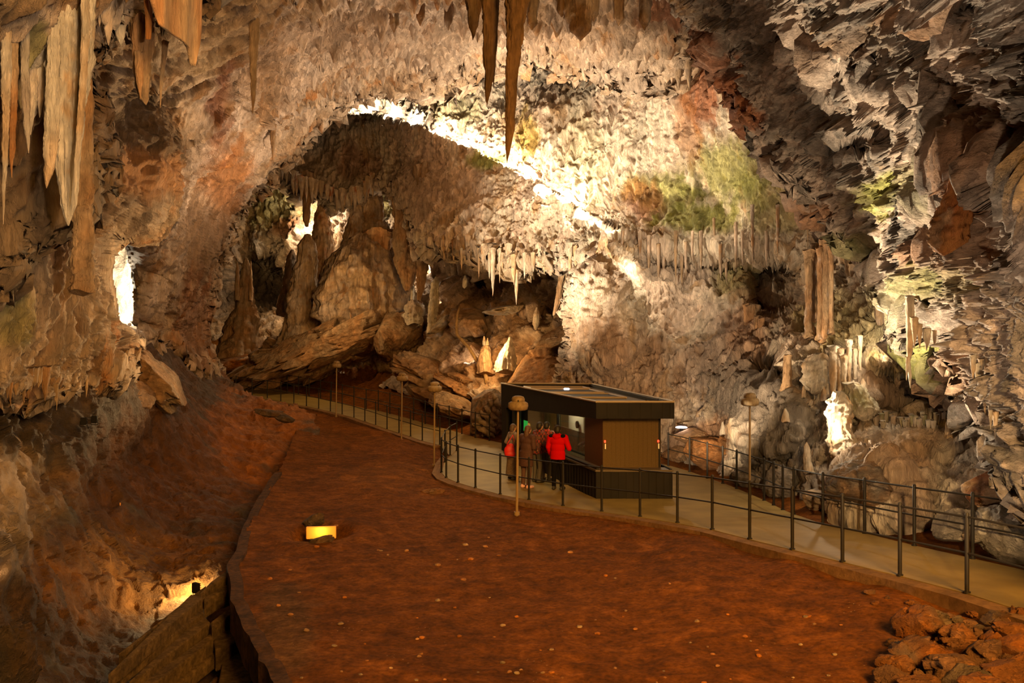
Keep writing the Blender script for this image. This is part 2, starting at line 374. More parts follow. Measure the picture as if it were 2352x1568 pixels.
# paved path: a slab following the ground, edges a little above the soil
bm = bmesh.new(); n = len(path_outline)
top = [bm.verts.new(p) for p in path_outline]; bot = [bm.verts.new(p-Vector((0, 0, 0.35))) for p in path_outline]
from mathutils.geometry import tessellate_polygon
for t in tessellate_polygon([[Vector((p.x, p.y, 0)) for p in path_outline]]): bm.faces.new([top[i] for i in t])
for k in range(n): bm.faces.new((top[k], bot[k], bot[(k+1) % n], top[(k+1) % n]))
bmesh.ops.recalc_face_normals(bm, faces=bm.faces[:])
M_PATH = mat('wet_concrete', (0.265, 0.18, 0.05), 0.6, noise=(1.3, (0.20, 0.135, 0.035)), bump=(9, 0.25, 0.02), spec=0.22)
path = bm_obj('walkway', bm, M_PATH)
tag(path, 'pale concrete walkway winding through the cave past the kiosk', 'path')
# raised kerb strip under the near railing
M_KERB = rock_mat('kerb_concrete', 3, 1, 0.02, 0.9, 0.2, 0.35, False, (0.23, 0.12, 0.05))
def strip(name, pts, w, h, up, side=1, mt=M_KERB):
    bm = bmesh.new(); rows = []
    for i, p in enumerate(pts):
        t = (pts[min(i+1, len(pts)-1)]-pts[max(i-1, 0)]); nn = Vector((-t.y, t.x, 0)).normalized()*side
        a = p+Vector((0, 0, up)); b = a+nn*w
        rows.append([bm.verts.new(v) for v in (a, b, b-Vector((0, 0, h)), a-Vector((0, 0, h)))])
    for a, b in zip(rows, rows[1:]):
        for k in range(4): bm.faces.new((a[k], a[(k+1) % 4], b[(k+1) % 4], b[k]))
    bm.faces.new(rows[0]); bm.faces.new(rows[-1][::-1]); bmesh.ops.recalc_face_normals(bm, faces=bm.faces[:])
    return bm_obj(name, bm, mt)
for pts, side, lb in ((W(NEAR_R)+W(CORNER)[1:3], -1, 'low brown kerb along the near edge of the walkway in front of the kiosk'), (W(NEAR_L), -1, 'low brown kerb along the near edge of the far left walkway')):
    tag(strip('kerb', [p+Vector((0, 0, 0)) for p in pts], 0.3, 0.4, -0.012, -side), lb, 'kerb')

# --- soil floor
fl = [(n_[0], n_[1], (zp(on_path(*n_).y)-0.10, 0)) for n_ in NEAR_R[::2]+[NEAR_R[1]]+NEAR_L[::3]+FAR_L[::3]+FAR_R[::2]]
fl += [(660, 1568, (0.25, 0)), (900, 1568, (0.25, 0)), (1300, 1568, (0.25, 0)), (1700, 1568, (0.33, 0)), (2100, 1568, (0.45, 0)), (2352, 1568, (.55, 0)), (600, 1800, (.3, 0)), (1400, 1800, (.3, 0)), (2400, 1800, (.6, 0)),
       (560, 1300, (.1, 0)), (640, 1050, (.3, 0)), (800, 1100, (.15, 0)), (1000, 1180, (0.0, 0)), (1000, 1350, (.1, 0)), (1500, 1350, (.2, 0)), (1800, 1420, (.35, 0)), (2100, 1440, (.5, 0)), (900, 1020, (.2, 0)), (680, 990, (.5, 0)), (520, 920, 43), (560, 950, 37),
       (760, 1180, (.1, 0)), (700, 1250, (.1, 0)), (2000, 1200, 19.5), (2200, 1230, 17.5), (2450, 1300, 15), (2900, 1380, 12.3), (2900, 1600, (.8, 0)), (2900, 1850, (.75, 0)), (1700, 1080, 27.5), (1550, 1050, 33), (1880, 1150, 21.5), (1350, 1000, 36), (1100, 960, 42), (960, 905, 50), (800, 880, 58), (650, 850, 62), (560, 820, 66), (480, 800, 72), (450, 850, 60)]
def fl_post(pos, px, py):
    x, y = pos[:, 0], pos[:, 1]; zz = np.interp(y, [0, 11, 13, 15, 17, 18.5, 21, 24, 36, 42, 48, 54, 62], [.9, .8, .66, .57, .42, .33, .12, .04, .10, .28, .66, 1.02, 1.5])
    m = in_poly(x, y, path_xy); pos[:, 2] = np.where(m, np.minimum(pos[:, 2], zz-0.09), pos[:, 2])
    # the pit round the floor lamp
    c = P(738, 1222, 18.6); dd = np.hypot(x-c.x, (y-c.y)*0.8); pos[:, 2] -= 0.42*sstep(0.75, 0.25, dd); pos[:, 2] += 0.05*np.exp(-((dd-0.95)/0.25)**2)
    return pos
rockfl = lambda px, py, p: sstep(1000, 880, py)*(px < 1500)*1.0+0.06
def ground_grade(px, py, d):
    return d
sheet('floor', [(680, 985), (600, 930), (500, 905), (440, 860), (440, 780), (900, 860), (1200, 960), (1560, 1020), (1900, 1120), (2480, 1240), (2920, 1340), (2960, 1850), (560, 1850), (655, 1568), (600, 1470), (548, 1380), (535, 1290), (575, 1195), (640, 1080)],
      fl, M_SOIL, 3.0, D(('fbm', .05, 1.6, 4), ('fbm', .018, .25, 3, 5), ('ridge', .5, 2.5, 4, 8, lambda px, py, p: sstep(905, 870, py+0*px))),
      (SOIL, SOIL*0.75, SOIL*1.25), [(1500, 930, 500, 40, BROWN, .5), (2200, 1480, 160, 90, SOIL*0.7+BROWN*.3, .7), (650, 1450, 80, 120, BROWN, .6)], curl=None, spikes=0, post=fl_post, seed=3, rough_edge=2)

# --- hollow to the left with its rocky slope
hol = [(640, 1075, 31), (575, 1200, 24), (430, 1345, 18.6), (540, 1300, 18.5), (300, 1200, 21), (200, 1450, 15.5), (300, 1568, 14.2), (500, 1568, 13.5), (620, 1500, 14), (300, 1050, 24), (450, 950, 32), (560, 900, 44), (640, 960, 38), (100, 1100, 17), (0, 1300, 12.5), (100, 1450, 13.5), (0, 1568, 10.5),
       (-100, 1100, 13), (-100, 900, 14.5), (0, 950, 16.5), (120, 900, 18.5), (200, 980, 19.5), (250, 860, 22), (330, 830, 30), (430, 830, 40), (520, 860, 48), (300, 780, 31), (700, 1000, 36), (60, 850, 17), (-100, 1650, 9.5), (400, 1700, 11.5), (700, 1650, 11.5), (700, 1300, 19), (-440, 900, 10), (-440, 1200, 9), (-440, 1700, 7.5)]
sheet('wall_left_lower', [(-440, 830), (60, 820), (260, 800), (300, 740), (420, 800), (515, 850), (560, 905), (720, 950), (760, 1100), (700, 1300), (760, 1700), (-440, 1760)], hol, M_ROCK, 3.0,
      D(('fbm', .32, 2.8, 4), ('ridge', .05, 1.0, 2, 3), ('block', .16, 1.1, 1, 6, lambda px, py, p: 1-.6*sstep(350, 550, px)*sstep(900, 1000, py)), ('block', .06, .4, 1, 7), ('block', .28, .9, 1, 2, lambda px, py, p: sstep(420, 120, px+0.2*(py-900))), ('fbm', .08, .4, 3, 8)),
      (BROWN*.32, BROWN*.2+SOIL*.15, TAN*.2), [(150, 1000, 260, 120, DARK*.8, .8), (60, 1130, 110, 100, TAN, .55), (420, 1080, 260, 160, SOIL*.5, .6), (350, 1330, 300, 120, np.array((.30, .115, .016)), .6), (600, 1000, 130, 130, SOIL, .9), (250, 1120, 200, 90, SOIL*.3, .6), (0, 1200, 70, 150, PINK, .5)], curl=None, spikes=0, seed=11)  # overhang shade and lit patches at far left are painted in as blobs

# --- left wall and arch
arch = [(-440, 100, 10), (-440, 600, 9.5), (-440, 880, 10), (-200, 100, 13), (-200, 600, 12), (0, 500, 15.5), (0, 850, 15), (100, 700, 16.5), (200, 600, 20), (200, 850, 20.5), (262, 700, 23), (262, 830, 22), (200, 300, 21), (300, 200, 24), (310, 450, 24), (320, 620, 32), (310, 760, 33), (400, 650, 36), (400, 840, 38),
        (460, 700, 44), (500, 880, 47), (480, 550, 40), (400, 400, 30), (500, 300, 29), (600, 420, 43), (560, 480, 44), (640, 380, 45), (700, 300, 45), (760, 240, 45), (830, 205, 45), (930, 185, 44), (1010, 170, 43), (1100, 140, 41), (1250, 120, 38), (1500, 150, 35), (1600, 60, 31), (1600, -200, 25),
        (1300, -100, 28), (1200, 40, 32), (1000, 0, 31), (1000, -200, 24), (850, 100, 36), (700, 100, 32), (700, -100, 24), (500, 100, 24.5), (500, -100, 19), (350, -100, 17), (100, -100, 13), (600, 250, 36), (430, 520, 34)]
arch_poly = [(-440, -200), (1620, -200), (1610, 40), (1560, 170), (1480, 155), (1400, 140), (1320, 152), (1250, 118), (1170, 125), (1100, 142), (1010, 172), (930, 182), (850, 198), (800, 212), (745, 245), (700, 292), (650, 352), (600, 420), (562, 480), (530, 545), (500, 600), (484, 660), (472, 730), (480, 790), (495, 830), (512, 905),
             (460, 880), (420, 850), (360, 800), (300, 780), (285, 850), (240, 880), (180, 885), (60, 900), (-440, 930)]
warp = lambda px, py, p: sstep(150, 420, px)*sstep(760, 560, py)
leftw = lambda px, py, p: sstep(520, 420, px)*sstep(350, 500, py)
topm = lambda px, py, p: sstep(520, 700, px)
sheet('wall_left', arch_poly, arch, M_DRIP, 2.6,
      D(('fbm', .8, 7, 3, 1), ('ridge', .14, 2.2, 3, 2), ('drip', .16, .7, 3, 4, leftw), ('rake', .26, 1.3, 3, 6, lambda px, py, p: 1-.8*leftw(px, py, p)), ('block', .16, 1.1, 1, 9, lambda px, py, p: 1-.5*leftw(px, py, p)), ('ridge', .06, .38, 3, 15), ('block', .06, .4, 1, 19), ('fbm', .03, .15, 2, 5), ('teeth', .75, .6, 0, 3, topm), ('teeth', .35, .28, 0, 8, topm)),
      (TAN*.85+PINK*.1, PINK*.9, BROWN*1.2, ORG*.6+BROWN*.4),
      [(300, 310, 110, 200, BROWN*.45, .9), (150, 420, 140, 100, BROWN*.6, .6), (560, 80, 110, 170, BROWN, .6), (505, 400, 55, 110, ORG*.75, .85), (450, 560, 70, 120, BROWN*.8, .85), (430, 740, 60, 110, RUST*.8, .6), (300, 400, 90, 50, ORG*.8+TAN*.2, .6), (580, 180, 22, 130, BROWN*.9, .6), (482, 220, 26, 110, RUST*.8, .8), (60, 790, 120, 100, TAN*1.05, .6), (100, 650, 160, 120, TAN, .6), (-20, 720, 50, 80, MOSS, .5),  # first blob paints the shade of the recess into the rock colour
       (1320, 60, 160, 60, BROWN, .5), (1530, 10, 60, 30, RUST, .7), (900, 60, 260, 90, PINK*.8, .6), (800, 30, 150, 60, BROWN, .5), (1440, 100, 130, 60, PINK*.9, .5)],
      curl=(34, 3.5), spikes=46, hole=[[(264, 545), (282, 550), (296, 610), (304, 660), (304, 755), (276, 742), (272, 690), (262, 640)]], calm=[(284, 650, 45, 120)], seed=21, patch=.6)

# --- main bright wall and the right-hand wall
mw = [(560, 250, 62), (640, 330, 60), (750, 250, 60), (760, 440, 58), (900, 230, 56), (900, 400, 55), (1000, 300, 51), (1000, 500, 47), (950, 500, 50), (1150, 330, 48), (1150, 550, 43), (1080, 620, 43), (1400, 500, 41), (1300, 440, 43), (1300, 580, 40), (1350, 620, 36), (1320, 700, 36), (1300, 850, 36.5), (1290, 960, 37), (1450, 850, 34), (1450, 1000, 34),
      (1600, 700, 35), (1600, 850, 32), (1560, 1040, 32), (1700, 600, 34), (1700, 900, 29), (1700, 1060, 27.5), (1900, 700, 30), (1850, 900, 26.5), (1850, 1100, 22.8), (1780, 1000, 26), (1950, 1150, 20.8), (2000, 900, 24), (2100, 780, 23), (2100, 880, 25.5), (2200, 930, 25), (2100, 1020, 20.5), (2100, 1170, 19), (2300, 1240, 16.8), (2300, 1100, 17.5), (2400, 1200, 15.5), (2450, 900, 17), (2450, 1300, 14.8), (2850, 1380, 12), (2850, 900, 13),
      (1700, 300, 33), (1550, 400, 38), (1500, 250, 40), (1300, 150, 47), (1200, 50, 50), (1000, 100, 54), (1500, 50, 40), (1700, 100, 33), (1900, 450, 31), (2100, 600, 29), (2300, 700, 25), (1400, 350, 42), (1250, 300, 45)]
band = np.array([(700, 262), (790, 262), (860, 262), (950, 285), (1020, 315), (1100, 352), (1170, 388), (1240, 428), (1300, 466), (1350, 500), (1405, 535), (1470, 560)], float)
def band_sd(px, py):
    by = np.interp(px, band[:, 0], band[:, 1]); sl = np.interp(px, band[:, 0], np.gradient(band[:, 1], band[:, 0])); return (py-by)/np.sqrt(1+sl*sl)
def mw_extra(px, py, d):
    s = band_sd(px, py); m = sstep(680, 780, px)*sstep(1480, 1380, px)
    lip = 1.3*sstep(-2, 6, s)*np.exp(-np.clip(s, 0, None)/130)
    d = d-m*lip
    # recess with columns on the right, low caves
    def dent(x, y, rx, ry, a): return a*sstep(1.15, .75, np.sqrt(((px-x)/rx)**2+((py-y)/ry)**2))
    d = d+dent(1790, 660, 75, 90, 2.5)+dent(2010, 965, 95, 40, 1.6)+dent(2240, 900, 60, 90, 2.5)+dent(1780, 870, 60, 40, 1.8)+dent(1640, 560, 0.1, .1, 0)
    d = d+1.8*sstep(560, 600, py)*sstep(690, 600, py)*sstep(1430, 1500, px)*sstep(1850, 1780, px)
    d = d-dent(1770, 970, 85, 75, 1.3)-dent(1390, 720, 90, 130, 1.0)-dent(2020, 1140, 95, 70, 1.5)-dent(2120, 830, 110, 22, 1.5)
    return d
mw_poly = [(540, -100), (2500, -100), (2880, 700), (2900, 1440), (2560, 1345), (2300, 1290), (2000, 1215), (1800, 1150), (1560, 1075), (1270, 1000), (1270, 900), (1290, 830), (1305, 760), (1300, 700), (1318, 650), (1350, 600), (1340, 585), (1280, 600), (1210, 606), (1150, 600), (1090, 592), (1040, 585), (1010, 560), (985, 590), (968, 570), (955, 520), (930, 470), (885, 425), (850, 432), (830, 460), (770, 470), (735, 445), (690, 440), (640, 400), (560, 380)]
upm = lambda px, py, p: sstep(560, 470, py+(px < 1100)*0)
lowm = lambda px, py, p: sstep(560, 660, py)*sstep(1250, 1330, px)
fr = lambda px, py, p: np.exp(-((py-575-20*np.sin(px/60))/55)**2)*(px > 900)
nb = lambda px, py, p: 1-.85*np.exp(-(band_sd(px, py)/60)**2)
upr = lambda px, py, p: sstep(560, 470, py)*sstep(1700, 1400, px)*sstep(-10, -40, band_sd(px, py))
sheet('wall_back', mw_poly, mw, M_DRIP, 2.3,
      D(('fbm', .7, 5, 3, 1, nb), ('ridge', .14, 2.0, 3, 2, nb), ('ridge', .08, .6, 3, 7), ('block', .3, 1.3, 1, 6, lambda px, py, p: .2+.6*lowm(px, py, p)), ('block', .1, .45, 1, 16), ('ridge', .06, .28, 2, 27), ('drip', .28, .6, 3, 4, lambda px, py, p: fr(px, py, p)+.15), ('drip', .2, .45, 3, 14, lambda px, py, p: sstep(1450, 1900, px)*sstep(500, 600, py)*sstep(950, 850, py)), ('fbm', .05, .25, 3, 5),
        ('teeth', .9, .7, 0, 3, upr), ('teeth', .5, .36, 0, 8, upr), ('teeth', .6, .4, 0, 12, lambda px, py, p: fr(px, py, p))),
      (PINK*1.05, PALE*.9, TAN*.9, PINK*.8),
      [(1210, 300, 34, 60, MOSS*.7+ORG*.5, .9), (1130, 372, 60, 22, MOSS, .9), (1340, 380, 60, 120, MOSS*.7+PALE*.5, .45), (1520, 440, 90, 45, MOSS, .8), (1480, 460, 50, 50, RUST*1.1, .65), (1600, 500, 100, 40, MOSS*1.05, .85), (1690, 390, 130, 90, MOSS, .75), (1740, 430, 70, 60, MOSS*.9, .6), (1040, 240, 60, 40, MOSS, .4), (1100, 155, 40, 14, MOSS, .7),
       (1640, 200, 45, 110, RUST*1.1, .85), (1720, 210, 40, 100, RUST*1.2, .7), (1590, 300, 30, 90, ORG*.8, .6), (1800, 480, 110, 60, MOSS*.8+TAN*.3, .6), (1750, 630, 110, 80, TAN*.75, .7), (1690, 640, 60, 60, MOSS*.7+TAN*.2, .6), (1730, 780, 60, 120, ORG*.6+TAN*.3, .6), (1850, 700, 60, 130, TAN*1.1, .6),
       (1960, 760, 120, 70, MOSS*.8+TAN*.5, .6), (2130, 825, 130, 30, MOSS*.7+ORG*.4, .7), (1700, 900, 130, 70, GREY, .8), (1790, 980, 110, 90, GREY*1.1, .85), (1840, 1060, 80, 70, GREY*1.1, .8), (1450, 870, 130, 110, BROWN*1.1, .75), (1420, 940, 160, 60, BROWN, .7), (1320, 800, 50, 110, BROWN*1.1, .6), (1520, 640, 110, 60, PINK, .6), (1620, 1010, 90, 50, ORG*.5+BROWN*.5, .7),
       (2000, 1080, 130, 100, BROWN*1.1, .7), (2150, 1010, 110, 60, TAN, .6), (2210, 1080, 60, 60, PALE*.8, .7), (2050, 900, 90, 40, BROWN*.8, .8), (2200, 900, 60, 80, DARK, .8), (1100, 600, 160, 40, TAN*.8, .6), (960, 440, 90, 70, TAN*.75, .8), (830, 380, 60, 50, RUST, .55), (700, 400, 50, 50, BROWN, .5), (1000, 450, 220, 60, PINK*.9, .5)],  # dark blob puts the shade of the right alcove into the colour
      curl=(26, 3.0), spikes=26, extra=mw_extra, seed=31, patch=.5)

# --- broken right-hand ceiling
rc = [(1600, 100, 28), (1740, 290, 27), (1850, 400, 26), (1950, 530, 25), (2060, 680, 23.5), (2200, 850, 19.5), (2290, 1000, 16), (1550, -150, 25), (1800, 0, 21.5), (2100, 100, 16.5), (2352, 0, 12), (2500, -150, 9.5), (2352, 400, 12.5), (2500, 500, 11), (2352, 800, 13.5), (2500, 1000, 12), (2100, 400, 19.5), (2200, 600, 17.5), (1950, 250, 21.5), (2280, 250, 14), (2200, 750, 18.5), (2330, 1060, 14), (2050, -150, 14), (2820, -150, 7.5), (2820, 400, 8.8), (2820, 1050, 10)]
rc_poly = [(1545, -200), (1575, 20), (1600, 90), (1650, 150), (1690, 210), (1740, 285), (1800, 350), (1850, 400), (1890, 455), (1950, 530), (1995, 600), (2045, 650), (2070, 700), (2110, 745), (2150, 780), (2200, 815), (2240, 870), (2262, 930), (2300, 985), (2318, 1060), (2380, 1120), (2560, 1140), (2840, 1180), (2840, -200)]
def rc_extra(px, py, d):
    def dent(x, y, rx, ry, a): return a*sstep(1.15, .6, np.sqrt(((px-x)/rx)**2+((py-y)/ry)**2))
    d = d+dent(1880, 90, 120, 26, 1.6)+dent(1950, 175, 70, 30, 1.5)+dent(1960, 330, 70, 30, 1.6)+dent(2040, 575, 60, 45, 2.4)+dent(2180, 500, 50, 70, 1.8)+dent(2120, 700, 50, 26, 1.6)+dent(1700, 150, 60, 90, 1.3)+dent(2130, 190, 90, 26, 1.2)+dent(2230, 330, 90, 40, 1.2)+dent(2280, 480, 60, 60, 1.2)+dent(2210, 40, 80, 36, 1.1)
    # long ridge down to the right
    s = (py-(120+(px-1900)*0.62))/1.17; d = d-1.0*np.exp(-(s/34)**2)*sstep(1850, 2000, px)
    return d
sheet('ceiling', rc_poly, rc, M_CHUNK, 2.3,
      D(('fbm', .7, 4, 3, 1), ('block', .45, 1.8, 1, 3, lambda px, py, p: 1-.25*sstep(2000, 2300, px)), ('blockst', .36, .8, 1, 13), ('block', .14, .34, 1, 23), ('block', .06, .16, 1, 33), ('strata', .2, 1.2, 3, 6), ('strata', .07, .3, 3, 46), ('block', .2, .7, 1, 53, lambda px, py, p: sstep(2050, 2250, px)), ('ridge', .07, .4, 3, 9), ('fbm', .03, .12, 2, 5), ('drip', .2, .4, 3, 4, lambda px, py, p: sstep(700, 800, py)), ('teeth', .5, .35, 0, 3, lambda px, py, p: sstep(700, 800, py))),
      (GREY*1.5, PINK*.85, GREY*.9, TAN*.7),
      [(2040, 445, 70, 55, MOSS*1.1+PINK*.1, .95), (2120, 400, 60, 40, MOSS, .4), (1700, 230, 60, 90, RUST*1.15, .8), (1640, 120, 45, 70, RUST, .7), (1960, 540, 90, 26, MOSS*.8, .6), (2180, 250, 110, 60, GREY, .5), (1900, 470, 60, 30, ORG*.6, .7), (2280, 560, 90, 80, BROWN*1.1, .7), (2160, 560, 60, 40, ORG*.6, .6), (2230, 640, 110, 50, MOSS*.6+TAN*.4, .5), (2300, 340, 70, 90, ORG*.5+BROWN*.5, .7), (2150, 640, 70, 40, MOSS*.7, .6), (2080, 690, 60, 60, MOSS*.6+PALE*.4, .6), (2150, 790, 50, 20, MOSS, .8), (2150, 20, 120, 30, ORG*.5+TAN*.4, .7), (1930, 90, 130, 50, BROWN*.9, .6), (2230, 850, 60, 60, ORG*.6+TAN*.4, .5)],
      curl=(30, 2.5), spikes=30, extra=rc_extra, seed=41, patch=.35)

# --- upper left hanging rock close to the viewpoint
hr = [(-440, -200, 6.5), (-440, 400, 8), (-200, -200, 8.5), (0, 0, 10.5), (0, 300, 12), (0, 480, 13), (140, 450, 14), (250, 60, 13), (300, -50, 13), (450, -20, 13.5), (500, -200, 12), (200, 350, 14.5), (80, 520, 13.5), (-200, 600, 11.5)]
sheet('ceiling_left', [(-440, -220), (560, -220), (470, -30), (400, 10), (330, 30), (270, 60), (235, 150), (215, 380), (165, 470), (120, 485), (85, 497), (50, 545), (10, 590), (-220, 760), (-440, 840)], hr, M_NEAR, 3.0,
      D(('fbm', .5, 3.5, 3, 1), ('ridge', .1, 1.2, 3, 2), ('drip', .12, .4, 3, 4), ('fbm', .03, .15, 3, 5), ('teeth', .5, .35, 0, 3)), (BROWN*.9, TAN*.6, BROWN*.6),
      [(60, 100, 90, 110, PINK, .9), (40, 90, 30, 60, MOSS, .6), (90, 170, 40, 70, PALE*.9, .8), (270, 30, 90, 60, PINK*.9, .9), (200, 20, 60, 40, BROWN, .5)], curl=(30, 1.5), spikes=50, seed=51)

# --- rear chamber, a shell far behind the arch
dc = [(400, 100, 80), (400, 600, 78), (560, 560, 80), (420, 850, 72), (560, 780, 73), (700, 400, 76), (700, 560, 74), (700, 740, 68), (900, 400, 72), (900, 520, 70), (950, 700, 64), (1000, 640, 62), (1100, 660, 54), (1100, 800, 47), (1200, 740, 46), (1200, 880, 43), (1300, 700, 44), (1300, 900, 40), (1400, 600, 46), (1500, 950, 40), (900, 850, 57), (800, 900, 58), (700, 850, 62), (1000, 880, 49), (1100, 950, 43.5), (1000, 100, 78), (1400, 100, 70), (560, 850, 66), (900, 780, 61), (1000, 780, 54)]
def dc_extra(px, py, d):
    def dent(x, y, rx, ry, a): return a*sstep(1.15, .75, np.sqrt(((px-x)/rx)**2+((py-y)/ry)**2))
    d = d+dent(850, 862, 90, 28, 5)
    return d+dent(600, 640, 70, 60, 8)+dent(1090, 650, 60, 40, 3)-dent(1180, 712, 70, 10, 2.0)-dent(1290, 650, 25, 60, 1.5)
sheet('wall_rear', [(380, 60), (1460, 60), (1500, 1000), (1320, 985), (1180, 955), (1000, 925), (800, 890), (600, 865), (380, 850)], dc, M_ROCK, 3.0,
      D(('fbm', 1.5, 9, 4, 1), ('ridge', .3, 2.6, 3, 2), ('ridge', .15, .8, 3, 7), ('drip', .5, .9, 3, 4, lambda px, py, p: sstep(700, 620, py)), ('strata', .3, 1.6, 3, 9, lambda px, py, p: sstep(660, 740, py)), ('block', .4, 1.6, 1, 9)),
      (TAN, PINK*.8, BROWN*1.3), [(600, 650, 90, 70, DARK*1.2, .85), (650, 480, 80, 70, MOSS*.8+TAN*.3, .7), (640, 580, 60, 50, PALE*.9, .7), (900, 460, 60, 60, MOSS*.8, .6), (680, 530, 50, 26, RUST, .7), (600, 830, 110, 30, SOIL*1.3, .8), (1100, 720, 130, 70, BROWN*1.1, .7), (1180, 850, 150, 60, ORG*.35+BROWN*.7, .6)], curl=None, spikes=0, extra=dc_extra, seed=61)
# lit rock beyond the slit
sheet('wall_slit', [(240, 520), (330, 520), (345, 790), (235, 790)], [(240, 520, 36), (340, 520, 36), (340, 790, 35), (240, 790, 35), (290, 650, 36)], M_ROCK, 3.0, D(('fbm', .3, 1.5, 3), ('drip', .2, .5, 3)), (PALE, PINK), curl=None, spikes=0, seed=71)

#@LEDGE
from mathutils.bvhtree import BVHTree
def bvh(nm):
    _me = bpy.data.objects[nm].data; _co = np.empty(len(_me.vertices)*3); _me.vertices.foreach_get('co', _co)
    _pv = np.empty(len(_me.loops), np.int32); _me.loops.foreach_get('vertex_index', _pv)
    return BVHTree.FromPolygons([tuple(v) for v in _co.reshape(-1, 3).tolist()], _pv.reshape(-1, 4).tolist())
BV = bvh('wall_back'); BVL = bvh('wall_left'); BVC = bvh('ceiling')
def on_wall(px, py, fallback, B=None):
    h = (B or BV).ray_cast(Vector((0, 0, CZ)), P(px, py, 1)-Vector((0, 0, CZ)))
    return h[0] if h[0] else P(px, py, fallback)
M_BLACK = mat('black_housing', (0.012, 0.010, 0.008), 0.8, spec=.1)
def ledge_lamp(px, w):
    py = float(np.interp(px, band[:, 0], band[:, 1]))-9; p = on_wall(px, py, 45); v = (Vector((0, 0, CZ))-p).normalized()
    l = bpy.data.lights.new('ledge_light', 'POINT'); l.energy = w; l.color = WHITE; l.shadow_soft_size = 0.05
    o = bpy.data.objects.new('ledge_light', l); COL.objects.link(o); o.location = p+v*0.62+Vector((0, 0, 0.02))
for px, w in ((1400, 60), (1372, 110), (1335, 270), (1295, 380), (1250, 420), (1205, 470), (1160, 650), (1110, 600), (1060, 600), (1005, 600), (950, 600), (895, 600), (840, 500), (790, 300)): ledge_lamp(px, w)
_p = on_wall(1490, 575, 38); _l = bpy.data.lights.new('ledge_light', 'POINT'); _l.energy = 380; _l.color = WHITE; _l.shadow_soft_size = .05
_o = bpy.data.objects.new('ledge_light', _l); COL.objects.link(_o); _o.location = _p+(Vector((0, 0, CZ))-_p).normalized()*3.4
